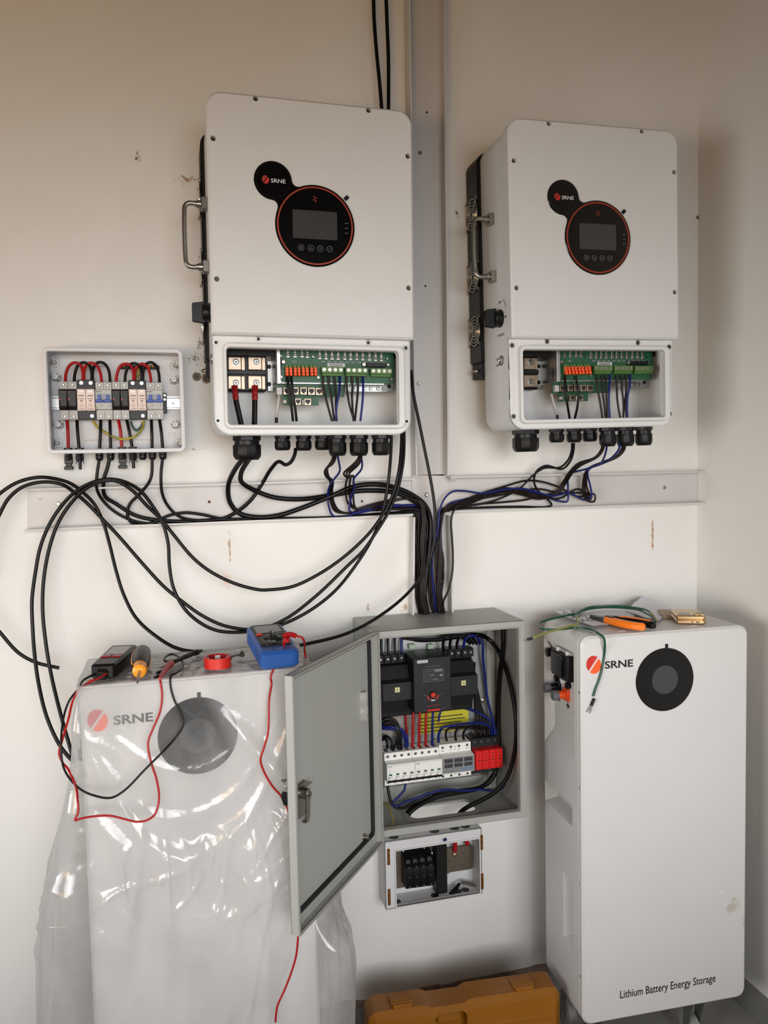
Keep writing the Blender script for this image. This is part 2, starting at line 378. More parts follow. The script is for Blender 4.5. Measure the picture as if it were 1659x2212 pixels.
# ================================================================== inverters
def logo(mb_r, mb_o, fr, cx, cy, r, h, t=.0003):   # round mark cut by a slanting gap, red above and orange below
    def half(mb, s):
        P = []
        for k in range(19):
            a = math.radians(50 + 180 * k / 18); P.append((math.cos(a), math.sin(a)))
        g = .13; nx, ny = math.cos(math.radians(140)), math.sin(math.radians(140))
        P = [(x + nx * g * (1 if 0 < i < 18 else 1), y + ny * g) for i, (x, y) in enumerate(P)]
        dx, dy = math.cos(math.radians(50)), math.sin(math.radians(50))
        P = [(P[0][0] + .0, P[0][1] + .0)] + P[1:] ; P[-1] = (P[-1][0], P[-1][1])
        P[0] = (P[0][0] + dx * .12, P[0][1] + dy * .12)
        Q = [(cx + s * x * r * .86, cy + s * y * r * 1.0) for x, y in P]
        mb.prism(Q, fr, h, h + t)
    half(mb_r, 1); half(mb_o, -1)
IB = (0.0911, 1.683, .0075)                        # left inverter: cover's lower left corner on the wall, turn
def LI(px, py, dep):
    p = at(px, py, dep); x, z = p.x - IB[0], p.z - IB[1]; c, s = math.cos(IB[2]), math.sin(IB[2])
    return x * c - z * s, x * s + z * c
z2 = lambda a, b: (380 + a * .3315, 700 + b * .3315)
zA = lambda a, b: (560 + a * .1929, 740 + b * .1928)
def inverter():
    t = thing('solar_inverter', 'white wall inverter left of the vertical trunking with cover plate open below', 'inverter', (IB[0], 0, IB[1]), rot=(0, IB[2], 0), local=True)
    O = rr(.003, -.2085, .437, .488, .036, 8); I = [(.220 + (x - .220) * (.214 / .217 if True else 1), y) for x, y in O]
    I = rr(.0075, -.203, .4325, .483, .032, 8)
    m = MB(); m.ring(O, I, FR, .078, .228); m.prism(I, FR, .084, .090)
    W0 = rr(.030, -.187, .406, -.025, .008, 8)
    m.ring(O, W0, FR, .222, .2305, .003)
    body = part('housing', m, MW, t)
    m = MB(); m.ring(rr(.023, -.1955, .419, -.0155, .014, 8), W0, FR, .229, .247, .002); part('opening_rim', m, MW, body)
    for x, z in ((.0095, -.014), (.0985, -.0045), (.340, -.006), (.4265, -.0155), (.0095, -.178), (.4265, -.179)):
        m = MB(); f = frame((x, -.2305, z), (1, 0, 0), (0, 0, 1), (0, -1, 0)); m.ring(circ(0, 0, .0062, 14), circ(0, 0, .0036, 14), f, 0, .0012, .0004)
        m.mi = 1; m.cyl(f, .0036, .0001, .0004, 14)
        part('screw', m, [MST, MLK], body)
    m = MB(); m.prism(rr(0, 0, .440, .4925, .004, 6, .032), FR, .2275, .255, .0045); cov = part('front_cover', m, MW, t)
    k = MB(); H6 = ((.1015, .4845), (.342, .4845), (.013, .396), (.429, .3955), (.013, .1125), (.4275, .112))
    for x, z in H6: k.cyl(frame((x, -.243, z), (1, 0, 0), (0, 0, 1), (0, -1, 0)), .0056, 0, .03, 16)
    cut(cov, k)
    for x, z in H6:
        m = MB(); f = frame((x, -.243, z), (1, 0, 0), (0, 0, 1), (0, -1, 0)); m.lathe([(.0054, .0001), (.0054, .002), (.0026, .002), (.0022, .0006)], f, 12); part('cover_screw', m, mat('dark_steel', (86, 82, 76), .4, .9) if 'dark_steel' not in bpy.data.materials else bpy.data.materials['dark_steel'], cov)
    # display
    c1, r1, c2, r2, rf = Vector((.1335, .3205)), .0398, Vector((.2215, .2325)), .0855, .013
    d = (c2 - c1).length; ex = (c2 - c1) / d; ey = Vector((-ex.y, ex.x))
    a1, a2 = r1 + rf, r2 + rf; xx = (a1 * a1 - a2 * a2 + d * d) / (2 * d); yy = math.sqrt(max(a1 * a1 - xx * xx, 0))
    th1, th2 = math.atan2(yy, xx), math.atan2(yy, xx - d); P = []
    def arc(c, r, a0, a1_, n): return [tuple(c + ex * r * math.cos(a0 + (a1_ - a0) * k / n) + ey * r * math.sin(a0 + (a1_ - a0) * k / n)) for k in range(n + 1)]
    P += arc(c2, r2, -th2, th2, 44)
    f1 = c1 + ex * xx + ey * yy; P += arc(f1, rf, th2 + pi, th1 + pi, 6)[1:][::1] if False else arc(f1, rf, th2 - pi, th1 - pi, 6)[1:]
    P += arc(c1, r1, th1, 2 * pi - th1, 32)[1:]
    f2 = c1 + ex * xx - ey * yy; P += arc(f2, rf, pi - th1, pi - th2, 6)[1:-1]
    m = MB(); m.prism(P, FR, .2545, .2572, .0008); disp = part('display_panel', m, MGL, t, 'black glass display panel', 25)
    g = lambda name, mm, mt: part(name, mm, mt, disp)
    m = MB(); m.ring(circ(*c2, .0815, 64), circ(*c2, .0785, 64), FR, .257, .2575); g('orange_ring', m, MOR)
    m = MB(); m.prism(rr(c2.x - .0485, c2.y - .0275, c2.x + .047, c2.y + .0315, .0008, 2), FR, .257, .2575); g('screen', m, MSC)
    for i, dx in enumerate((-.0315, -.0105, .0098, .0300)):
        m = MB(); cx, cz = c2.x + dx, c2.y - .0468; m.ring(circ(cx, cz, .0064, 20), circ(cx, cz, .0057, 20), FR, .257, .2574)
        if i == 0: m.ring(circ(cx, cz, .0028, 10), circ(cx, cz, .0018, 10), FR, .257, .2574)
        if i in (1, 2):
            s = 1 if i == 1 else -1; T = [(cx - .003, cz - .002 * s), (cx + .003, cz - .002 * s), (cx, cz + .003 * s)]; T = T if s > 0 else T[::-1]; m.ring(T, inset(T, .0005), FR, .257, .2574)
        if i == 3: m.prism([(cx - .003, cz), (cx - .0008, cz - .0028), (cx + .0034, cz + .0026), (cx + .0028, cz + .003), (cx - .0008, cz - .0018), (cx - .0026, cz + .0006)], FR, .257, .2574)
        g('touch_button', m, MLG)
    m = MB()
    for dx, dz in ((-.002, .0045), (.0022, .0018), (-.0022, -.0018), (.0018, -.0045)):
        q = .0019; m.prism([(c2.x + dx - q, c2.y + .056 + dz - q * .5), (c2.x + dx + q * .4, c2.y + .056 + dz - q), (c2.x + dx + q, c2.y + .056 + dz + q * .5), (c2.x + dx - q * .4, c2.y + .056 + dz + q)], FR, .257, .2575)
    g('diamond_mark', m, MOR)
    m = MB()
    for dz in (.0095, -.0008, -.0112): m.box(c2.x + .0638, c2.x + .0712, -.2574, -.257, c2.y + dz - .0005, c2.y + dz + .0005)
    g('indicator_mark', m, MLG)
    m = MB(); mo = MB(); logo(m, mo, FR, c1.x - .0155, c1.y + .0005, .0078, .257); g('logo_mark', m, MOR); g('logo_mark', mo, MRD)
    m = MB(); text(m, 'SRNE', FR, c1.x - .0045, c1.y - .0048, c1.x + .0262, c1.y + .0036, .2575, .010); g('logo_text', m, MLW)
    m = MB()
    for k in range(72): a = 2 * pi * k / 72; q = .00035; x, z = c1.x + .0355 * math.cos(a), c1.y + .0355 * math.sin(a); m.box(x - q, x + q, -.2573, -.257, z - q, z + q)
    g('dot_ring', m, bpy.data.materials.get('dim_print') or mat('dim_print', (66, 66, 66), .5))
    f = frame((c2.x + .0685, -.2555, c2.y + .0632), (.72, 0, .69), (-.69, 0, .72), (0, -1, 0)); m = MB(); m.box(-.0052, .0052, -.003, .0022, -.004, .004, .0006, lambda u, v, h: f(u, v, h)); part('pull_tab', m, MBK, t)
    # heat sink with fans on the left flank
    m = MB(); m.prism(rr(-.006, -.036, .446, .480, .012, 6, .03), FR, .006, .080, .004); hs = part('heat_sink', m, MBKM, t)
    for x in (-.004, .404):
        m = MB(); m.box(x, x + .04, -.078, -.012, -.072, -.034, .002); part('foot_bracket', m, MBKM, hs)
        m = MB(); m.lathe([(.006, 0), (.006, .004), (.003, .009), (.0015, .012)], LF(x + .0) and frame((x, -.045, -.052), (0, 1, 0), (0, 0, 1), (-1, 0, 0)), 10); part('bolt', m, MST, hs)
    L = LF(-.006)
    m = MB(); m.box(-.0065, -.0055, -.078, -.009, -.03, .41, 0); part('fan_plate', m, MBK, hs)
    for dep, v in ((.0445, .338), (.0445, .183), (.0445, .048)):
        fan = part('fan', MB().ring(circ(dep, v, .0385, 28), circ(dep, v, .036, 28), LF(-.0065), 0, .003, .0008), MBK, t)
        m = MB(); m.cyl(frame((-.0068, -dep, v), (0, 1, 0), (0, 0, 1), (-1, 0, 0)), .036, 0, .0003, 24); m.lathe([(.013, 0), (.013, .0022), (.011, .003)], frame((-.0068, -dep, v), (0, 1, 0), (0, 0, 1), (-1, 0, 0)), 16)
        for q in range(7):
            a = 2 * pi * q / 7; rows = []
            for s in (.013, .024, .034): rows.append([(-.0072 - .002 * e, -dep + s * math.cos(a + .5 * e), v + s * math.sin(a + .5 * e)) for e in (0, .5, 1)])
            m.grid(rows)
        part('fan_rotor', m, MRU, fan)
        m = MB(); g3 = lambda u, w_: (-.0095, -(dep + u), v + w_)
        for r in (.0365, .029, .0215, .014, .0075): m.tube([g3(r * math.cos(2 * pi * k / 26), r * math.sin(2 * pi * k / 26)) for k in range(26)], .00095, 6, True)
        for s in (1, -1): m.tube([g3(-.032 * 1.0, s * .032), g3(-.006, s * .006)], .00095, 6); m.tube([g3(.006, -s * .006), g3(.032, -s * .032)], .00095, 6)
        part('fan_grille', m, MCH, fan)
        for a in (-1, 1):
            for b in (-1, 1): m = MB(); m.lathe([(.0042, 0), (.0042, .002), (.002, .0035)], frame((-.0085, -(dep + a * .0315), v + b * .033), (0, 1, 0), (0, 0, 1), (-1, 0, 0)), 10); part('fan_screw', m, MST, fan)
    # carrying handle, switch and rocker on the left flank
    hd = part('carry_handle', MB().tube(crv([(-.010, -.147, .296), (-.038, -.147, .296), (-.0445, -.147, .289), (-.046, -.148, .28), (-.046, -.15, .176), (-.0445, -.151, .167), (-.038, -.152, .160), (-.010, -.152, .160)], 5), .0052, 12), MST, t)
    for v, dp in ((.296, .147), (.160, .152)):
        m = MB(); m.box(-.010, .004, -dp - .013, -dp + .013, v - .013, v + .013, .0015); m.lathe([(.0085, .009), (.0085, .019), (.0065, .02), (.0065, .024)], frame((0, -dp, v), (0, 1, 0), (0, 0, 1), (-1, 0, 0)), 14); part('handle_mount', m, MST, hd)
    sw = part('rotary_switch', MB().lathe([(.021, -.001), (.021, .004), (.0185, .006), (.0185, .016), (.017, .018)], frame((.003, -.183, .056), (0, 1, 0), (0, 0, 1), (-1, 0, 0)), 24), MBK, t)
    m = MB(); m.prism([(-.012, -.021), (-.034, -.018), (-.035, -.017), (-.035, .017), (-.034, .018), (-.012, .021)], frame((0, -.183, .056), (1, 0, 0), (0, 0, 1), (0, -1, 0)), -.007, .007, .0015, .0015); part('switch_knob', m, MBK, sw)
    m = MB(); m.lathe([(.012, 0), (.012, .002), (.0105, .003), (.009, .0015)], frame((.003, -.184, -.043), (0, 1, 0), (0, 0, 1), (-1, 0, 0)), 20); m.box(.000, .003, -.188, -.180, -.050, -.036, .001); part('rocker_switch', m, MST, t)
    P = LF(.0028); m = MB()
    text(m, 'OFF', P, .173, .0905, .190, .0970, .0004, .01); text(m, 'ON', P, .207, .0520, .219, .0580, .0004, .01); text(m, 'PV SWITCH', P, .164, .0140, .203, .0200, .0004, .01)
    text(m, 'ON', P, .151, -.0400, .161, -.0345, .0004, .01); text(m, 'OFF', P, .151, -.0545, .163, -.049, .0004, .01)
    m.box(.1655, .171, -.0393, -.0353, .0002, .0004, 0, lambda u, v, h: (.0026, -u, h) if False else (.0024, -u, v)); m.tube([(.0024, -(.1945 + .0215 * math.sin(a)), .070 + .027 * math.cos(a)) for a in [math.radians(5 + 9 * k) for k in range(9)]], .0005, 5)
    m.add([(.0024, -.1655, -.0393), (.0024, -.171, -.0393), (.0024, -.171, -.0353), (.0024, -.1655, -.0353)], [(0, 1, 2, 3)]); m.add([(.0024, -.1655, -.0533), (.0024, -.171, -.0533), (.0024, -.171, -.0493), (.0024, -.1655, -.0493)], [(0, 1, 2, 3)])
    part('side_lettering', m, MLK, t)
    # cable glands under the housing
    for u, dep, r, h in ((.0765, .15, .0325, .0525), (.155, .16, .0185, .032), (.203, .16, .0185, .033), (.247, .16, .0185, .032), (.273, .2, .0205, .046), (.322, .2, .0215, .0465), (.3735, .2, .021, .046)):
        f = frame((u, -dep, -.2085), (1, 0, 0), (0, 1, 0), (0, 0, -1)); m = MB()
        m.lathe([(r * 1.02, 0), (r * 1.02, h * .16), (r * .98, h * .19)], f, 8, .3); m.lathe([(r * .86, h * .15), (r * .86, h * .38)], f, 20); gl = part('cable_gland', m, MBK, t, ang=25)
        m = MB(); m.lathe([(r * .98, h * .36), (r * 1.0, h * .4), (r * 1.0, h * .78), (r * .93, h * .9), (r * .78, h), (r * .5, h), (r * .45, h * .9)], f, 10, .2); part('dome_nut', m, MBK, gl, ang=25)
        for k in range(0, 10, 1): pass
    # battery terminal block
    D = .128
    u0, v1 = LI(*z2(335, 170), D); u1, v0 = LI(*z2(592, 440), D)
    m = MB(); m.box(u0, u1, -D + .004, -.088, v0, v1 + .01, .003); vm = LI(*z2(450, 315), D)[1]; m.box(u0, u1, -D - .002, -D + .01, vm - .005, vm + .005, .001); tb = part('battery_terminal_block', m, MBK, t)
    for a0, a1 in ((340, 450), (470, 584)):
        for b0, b1, sy in ((215, 300, 250), (338, 425, 386)):
            ua, va = LI(*z2(a0, b1), D); ub, vb = LI(*z2(a1, b0), D); m = MB(); uc, vc = LI(*z2((a0 + a1) / 2 - 5, sy), D)
            um = ub - (ub - ua) * .22; m.box(ua, um, -D - .003, -D + .006, va, vb, .0015); m.box(um, ub, -D + .002, -D + .008, va, vb, .001); part('copper_plate', m, MCP, tb)
            f = frame((uc, -D - .003, vc), (1, 0, 0), (0, 0, 1), (0, -1, 0)); m = MB(); m.lathe([(.0085, 0), (.0085, .0014), (.0065, .0016), (.0065, .005), (.005, .006)], f, 12)
            m.mi = 1; m.box(-.0036, .0036, .0059, .0063, -.0008, .0008, 0, f); m.box(-.0008, .0008, .0059, .0063, -.0036, .0036, 0, f); part('terminal_screw', m, [MST, MLK], tb)
    ua, va = LI(*z2(598, 440), .11); ub, vb = LI(*z2(632, 240), .11); m = MB(); m.box(ua, ub, -.112, -.09, va, vb, .001); mp = part('bracket_plate', m, MZN, t)
    for b in (278, 392): uc, vc = LI(*z2(607, b), .112); m = MB(); screw(m, frame((uc, -.112, vc), (1, 0, 0), (0, 0, 1), (0, -1, 0)), .005, .004); part('screw', m, MBK, mp)
    m = MB(); m.box(.03, .43, -.168, -.160, -.030, .06); part('shade_panel', m, MBKM, t)  # added black sheet standing in for the shade above the main board
    # main board
    D = .185
    u0, v0 = LI(*zA(190, 440), D); u1, v1 = LI(*zA(1500, 108), D)
    m = MB(); m.box(u0 + .012, u1, -D, -D + .002, v0, v1); pc = part('circuit_board', m, MPCB, t)
    m = MB(); ua, va = LI(*zA(192, 470), D); m.box(ua, ua + .009, -D - .012, -.09, va, v1 + .012, .001); m.box(ua, u1 - .02, -D + .006, -D + .012, v0 - .004, v0 + .03, .001); part('board_carrier', m, MZN, t)
    for px, py in [(325, 135), (405, 135), (485, 135), (545, 140), (683, 155), (753, 158), (820, 160), (890, 162), (965, 162), (1030, 165), (1100, 165), (1167, 168), (1242, 172), (1310, 175), (1375, 178)]:
        uc, vc = LI(*zA(px, py), D + .008); m = MB(); f = frame((uc, -D, vc), (1, 0, 0), (0, 0, 1), (0, -1, 0))
        m.box(-.0038, .0038, 0, .003, -.006, .004, .0006, f); m.box(-.0026, .0026, .001, .0035, .003, .018, .0005, f); m.lathe([(.0034, .003), (.0034, .0055), (.0022, .007), (.0014, .0055)], f, 10); part('screw_lug', m, MST, pc)
    for px, py, r in ((270, 218, .0055), (1172, 246, .0058), (1442, 250, .005), (245, 385, .004), (660, 392, .004), (1480, 412, .004), (235, 442, .0046), (602, 160, .003), (238, 150, .003), (1432, 182, .003)):
        uc, vc = LI(*zA(px, py), D + .004); m = MB(); screw(m, frame((uc, -D, vc), (1, 0, 0), (0, 0, 1), (0, -1, 0)), r, .006); part('board_screw', m, MST, pc)
    m = MB(); ua, va = LI(*zA(1200, 275), D + .006); ub, vb = LI(*zA(1415, 232), D + .006); m.box(ua, ub, -D - .010, -D, va, vb, .001); part('fuse_link', m, MBK, pc)
    m = MB(); ua, va = LI(*zA(765, 270), D + .001); ub, vb = LI(*zA(958, 235), D + .001); m.box(ua, ub, -D - .0008, -D, va, vb); 
    m.mi = 1
    for k in range(22): x = ua + .003 + k * (ub - ua - .006) / 22; m.box(x, x + .0004 * (1 + k * 7 % 3), -D - .001, -D, vb - .005, vb - .001); 
    m.box(ua + .003, ub - .006, -D - .001, -D, va + .001, va + .002); part('barcode_label', m, [MLW, MLK], pc)
    m = MB()
    for k in range(12):
        px = 650 + k * 67 if k else 395; uc, vc = LI(*zA(px, 212 + k * 1.5), D); m.box(uc - .0045, uc + .0045, -D - .0003, -D, vc - .0016, vc + .0016)
    for px in range(680, 700, 8): pass
    part('silkscreen', m, MLG, pc)
    for a0, a1 in ((290, 375), (382, 466), (472, 558), (566, 650)):
        for j in (0, 1):
            ax = a0 + (a1 - a0) * j / 2; ua, vb = LI(*zA(ax, 248), .198); ub, va = LI(*zA(ax + (a1 - a0) / 2 - 2, 378), .198)
            m = MB(); m.box(ua, ub, -.196, -D, va + .003, vb, .0008)
            m.mi = 1; h = vb - va; m.box(ua + .0008, ub - .0008, -.203, -.195, va + h * .30, vb - h * .24, .001); m.box(ua + .0008, ub - .0008, -.207, -.195, va, va + h * .32, .0018)
            m.mi = 2; m.cyl(frame(((ua + ub) / 2, -.203, va + h * .56), (1, 0, 0), (0, 0, 1), (0, -1, 0)), .0012, 0, .0003, 8); part('spring_terminal', m, [MPG, MPO, MLK], pc)
    for a0, a1, b0, b1 in ((694, 944, 268, 375), (966, 1216, 276, 378), (1246, 1490, 285, 385)):
        ua, vb = LI(*zA(a0, b0), .198); ub, va = LI(*zA(a1, b1), .198); h = vb - va
        m = MB(); m.box(ua, ub, -.200, -D, va + h * .26, vb, .001); m.box(ua + .002, ub - .002, -.196, -D, va, va + h * .28, .001); tbk = part('green_terminal_block', m, MPG, pc)
        for k in range(4):
            uc = ua + (ub - ua) * (k + .5) / 4; vc = va + h * .66; f = frame((uc, -.200, vc), (1, 0, 0), (0, 0, 1), (0, -1, 0)); m = MB(); m.lathe([(.0042, 0), (.0042, .0006), (.0034, .0006), (.003, .0002)], f, 12); m.box(-.0006, .0006, .0002, .0009, -.003, .003, 0, f); part('clamp_screw', m, MST, tbk)
    # ground bar
    D2 = .150; ua, va = LI(*zA(960, 552), D2); ub, vb = LI(*zA(1498, 440), D2)
    m = MB(); m.box(ua, ub, -D2, -D2 + .012, va, vb + .012, .001); m.mi = 1; uc, vc = LI(*zA(1455, 492), D2); m.cyl(frame((uc, -D2, vc), (1, 0, 0), (0, 0, 1), (0, -1, 0)), .005, 0, .0004, 14); gb = part('ground_bar', m, [MZN, MLK], t)
    for px in (1000, 1050, 1185, 1245, 1328, 1388):
        uc, vc = LI(*zA(px, 518), D2); m = MB(); f = frame((uc, -D2, vc), (1, 0, 0), (0, 0, 1), (0, -1, 0)); screw(m, f, .004, .0025); m.ring(circ(0, 0, .0056, 14), circ(0, 0, .005, 14), f, 0, .0004); part('ground_screw', m, MST, gb)
    # network board
    D3 = .170; ua, va = LI(*zA(182, 605), D3); ub, vb = LI(*zA(950, 470), D3)
    m = MB(); m.box(ua, ub, -D3, -D3 + .002, va, vb); uc, vc = LI(*zA(262, 705), D3); ud, vd = LI(*zA(665, 600), D3); m.box(uc, ud, -D3, -D3 + .002, vc, vd); nb = part('network_board', m, MPCB, t)
    for a0, a1, b0, b1, kind in ((195, 255, 505, 585, 0), (270, 345, 502, 585, 1), (372, 440, 502, 585, 1), (458, 532, 502, 585, 1), (545, 622, 505, 588, 1), (632, 712, 508, 590, 1), (400, 466, 628, 700, 1), (504, 580, 628, 702, 1), (270, 305, 645, 680, 0), (480, 498, 640, 700, 0)):
        pa, qa = LI(*zA(a0, b1), D3 + .01); pb, qb = LI(*zA(a1, b0), D3 + .01); m = MB(); m.box(pa, pb, -D3 - .012, -D3, qa, qb, .0006)
        if kind:
            m.mi = 1; w_, h_ = pb - pa, qb - qa; F = lambda u, v, h: (u, -D3 - .012 - h, v)
            m.prism([(pa + w_ * .14, qa + h_ * .34), (pa + w_ * .34, qa + h_ * .34), (pa + w_ * .34, qa + h_ * .16), (pa + w_ * .66, qa + h_ * .16), (pa + w_ * .66, qa + h_ * .34), (pa + w_ * .86, qa + h_ * .34), (pa + w_ * .86, qa + h_ * .84), (pa + w_ * .14, qa + h_ * .84)], F, 0, .0004)
        part('network_socket' if kind else 'plug_socket', m, [MCP if kind else MGW, MLK], nb)
    return t
invL = inverter()
invR = copy_tree(invL); invR.location = (.7655, 0, 1.6885); invR.rotation_euler = (0, -.012, 0)
invR['label'] = 'white wall inverter nearest the room corner showing its black fan flank'
# ================================================================== combiner box
zB = lambda a, b: (70 + a * .211, 730 + b * .211)
def B5(a, b, dep): return at(*zB(a, b), dep)
t = thing('combiner_box', 'open grey plastic combiner box with modules, left of the left inverter', 'box', (-.1135, 0, 1.4445))
O = rr(-.2595, 1.4445, .0325, 1.673, .012); m = MB(); I = inset(O, .004); m.ring(O, I, FR, 0, .084, .001); m.prism(I, FR, .0, .004); shell = part('box_shell', m, MSB, t)
m = MB(); m.ring(inset(O, -.0015), inset(O, .0075), FR, .077, .087, .0015); m.ring(inset(O, .0028), inset(O, .0046), FR, .0865, .0885); part('rim', m, MSB, t)
for a, b in ((235, 395), (1450, 425), (260, 885), (1465, 885)):
    p = B5(a, b, .035); m = MB(); f = frame((p.x, -.004, p.z), (1, 0, 0), (0, 0, 1), (0, -1, 0)); m.lathe([(.0095, 0), (.006, .03), (.0055, .033), (.0025, .033), (.0025, .026)], f, 14)
    for k in range(3): m.box(-.001, .001, 0, .024, -.010 if k else .0, .010, 0, frame((p.x, -.004, p.z), (math.cos(k * 2.1), 0, math.sin(k * 2.1)), (-math.sin(k * 2.1), 0, math.cos(k * 2.1)), (0, -1, 0)))
    part('screw_post', m, MSB, shell)
for a, b in ((305, 330), (1395, 350), (340, 1000), (1422, 997)):
    p = B5(a, b, .006); f = frame((p.x, -.004, p.z), (1, 0, 0), (0, 0, 1), (0, -1, 0)); m = MB(); m.ring(circ(0, 0, .0092, 20), circ(0, 0, .008, 20), f, 0, .002); m.lathe([(.006, 0), (.006, .0025), (.003, .0025), (.0026, .0008)], f, 16); part('fixing_boss', m, MSB, shell)
for a, b, s in ((180, 235, 1), (1490, 265, -1), (215, 1065, 1), (1530, 1070, -1)):
    p = B5(a, b, .02); m = MB(); m.box(p.x - .006, p.x + .002, -.05, -.004, p.z - .008, p.z + .006, .001); f = frame((p.x + .008 * s, -.004, p.z - .002), (1, 0, 0), (0, 0, 1), (0, -1, 0)); m.lathe([(.0045, 0), (.0045, .012), (.003, .014)], f, 12); m.ring(circ(0, 0, .011, 14), circ(0, 0, .0098, 14), f, 0, .0015); part('lid_clip', m, MGP, shell)
m = MB()
for a0, a1, b in ((550, 780, 1048), (830, 1220, 1046)):
    p, q = B5(a0, b, .005), B5(a1, b, .005); m.box(p.x, q.x, -.0052, -.004, p.z - .0006, p.z + .0006)
    for k in (0, .25, .5, .75, 1): x = p.x + (q.x - p.x) * k; m.box(x - .0004, x + .0004, -.0052, -.004, p.z - .005, p.z + .004)
part('moulded_scale', m, MGP, shell)
p, q = B5(160, 735, .014), B5(1520, 600, .014); m = MB(); m.box(p.x, q.x, -.0125, -.011, p.z + .004, q.z - .004); m.box(p.x, q.x, -.018, -.0125, p.z + .003, p.z + .004); m.box(p.x, q.x, -.018, -.0125, q.z - .004, q.z - .003); m.box(p.x, q.x, -.018, -.0168, p.z, p.z + .004); m.box(p.x, q.x, -.018, -.0168, q.z - .004, q.z)
m.mi = 1; m.cyl(frame((B5(1440, 672, .012).x, -.0125, B5(1440, 672, .012).z), (1, 0, 0), (0, 0, 1), (0, -1, 0)), .0018, 0, .0004, 10)
part('mounting_rail', m, [MZN, MLK], t)
p, q = B5(885, 315, .02), B5(1300, 280, .02); m = MB(); m.box(p.x, q.x, -.016, -.008, p.z, q.z, .001); eb = part('earth_bar', m, MDK, t)
for a in (905, 940, 1170, 1195, 1230): c = B5(a, 290, .02); m = MB(); m.lathe([(.0035, 0), (.0035, .004), (.002, .005)], frame((c.x, -.016, c.z), (1, 0, 0), (0, 0, 1), (0, -1, 0)), 10); part('brass_screw', m, MBR, eb)
p, q = B5(1336, 765, .04), B5(1372, 560, .04); m = MB(); m.box(p.x, q.x, -.034, -.01, p.z, q.z, .001); ec = part('end_clamp', m, MDK, t)
for b in (588, 630): c = B5(1354, b, .036); m = MB(); screw(m, frame((c.x, -.034, c.z), (1, 0, 0), (0, 0, 1), (0, -1, 0)), .004, .003); part('screw', m, MST, ec)
def shole(mb, x, z, dep, r, frm=None):             # screw well: ring, dark recess, steel head
    f = frame((x, -dep, z), (1, 0, 0), (0, 0, 1), (0, -1, 0)); mb.ring(circ(0, 0, r, 14), circ(0, 0, r * .82, 14), f, -.001, .0006)
    mb.mi = 1; mb.cyl(f, r * .8, 0, .0001, 14); mb.mi = 2; mb.cyl(f, r * .55, .0001, .0004, 10); mb.mi = 1; mb.box(-r * .5, r * .5, .0004, .0006, -r * .1, r * .1, 0, f); mb.mi = 0
ZT0, ZT1, ZF0, ZF1 = 1.5195, 1.6045, 1.5405, 1.5865
def fuse(a0, a1, label, red):
    x0, x1 = B5(a0, 640, .05).x, B5(a1, 640, .05).x
    t = thing('fuse_holder', label, 'fuse holder', ((x0 + x1) / 2, -.018, ZT0), 'fuse holders in the combiner box')
    m = MB(); m.box(x0 + .0002, x1 - .0002, -.046, -.018, ZT0, ZT1, .0012); shole(m, (x0 + x1) / 2, ZT1 - .0075, .046, .0042); shole(m, (x0 + x1) / 2, ZT0 + .0075, .046, .0042); part('module_body', m, [MGP, MLK, MST], t)
    m = MB(); m.prism([(ZF0, .044), (ZF1, .044), (ZF1, .058), (ZF1 - .004, .064), (ZF0 + .012, .064), (ZF0, .058)], frame((x0 + .0003, 0, 0), (0, 0, 1), (0, -1, 0), (1, 0, 0)), 0, x1 - x0 - .0006, .0008, .0008)
    m.box(x0 + .004, x1 - .002, -.0645, -.0638, ZF0 + .008, ZF1 - .008, .0003)
    if red: c = x0 + .0035; m.mi = 1; m.box(c - .0012, c + .0012, -.0648, -.064, 1.5615, 1.5655); 
    part('fuse_drawer', m, [MBK, MRD], t)
def spd(a0, a1, label):
    x0, x1 = B5(a0, 640, .05).x, B5(a1, 640, .05).x
    t = thing('surge_protector', label, 'surge protector', ((x0 + x1) / 2, -.018, ZT0)); xm = (x0 + x1) / 2
    m = MB(); m.box(x0 + .0002, x1 - .0002, -.046, -.018, ZT0, ZT1 + .004, .001)
    for x in (x0 + .009, x1 - .009):
        m.mi = 1; m.cyl(frame((x, -.046, ZT1 - .003), (1, 0, 0), (0, 0, 1), (0, -1, 0)), .0042, 0, .0006, 10); m.mi = 0
    m.mi = 1; m.cyl(frame((x1 - .009, -.046, ZT0 + .008), (1, 0, 0), (0, 0, 1), (0, -1, 0)), .004, 0, .0006, 10)
    part('module_body', m, [MBK, MST], t)
    for xa, xb in ((x0, xm), (xm, x1)):
        m = MB(); m.box(xa + .0003, xb - .0003, -.062, -.044, ZF0 - .002, ZF1, .0012); c = part('plug_cartridge', m, MPK, t)
        m = MB(); xc = (xa + xb) / 2; m.prism(rr(xc - .005, ZF1 - .0075, xc + .005, ZF1 - .003, .002, 3), FR, .061, .0623); part('indicator_window', m, MWH, c)
        m = MB(); text(m, 'PROTECTOR', FR, xc - .006, ZF1 - .0155, xc + .006, ZF1 - .0135, .0621, .02) if False else m.box(xc - .006, xc + .006, -.0622, -.0619, ZF1 - .0158, ZF1 - .014)
        m.box(xc - .006, xc + .006, -.0622, -.0619, ZF1 - .0218, ZF1 - .0208); m.ring(rr(xc - .0026, ZF1 - .0285, xc + .0026, ZF1 - .0238, .0003, 1), rr(xc - .0018, ZF1 - .0278, xc + .0018, ZF1 - .0245, .0003, 1), FR, .0618, .0622); m.box(xc - .001, xc + .001, -.0622, -.0619, ZF1 - .027, ZF1 - .0253)
        for k in range(4): m.box(xc - .006, xc + .004 + .001 * (k % 3), -.0622, -.0619, ZF1 - .0335 - .0026 * k, ZF1 - .033 - .0026 * k)
        m.box(xc - .006, xc + .006, -.0622, -.0619, ZF0 + .001, ZF0 + .0022); part('print', m, MLK, c)
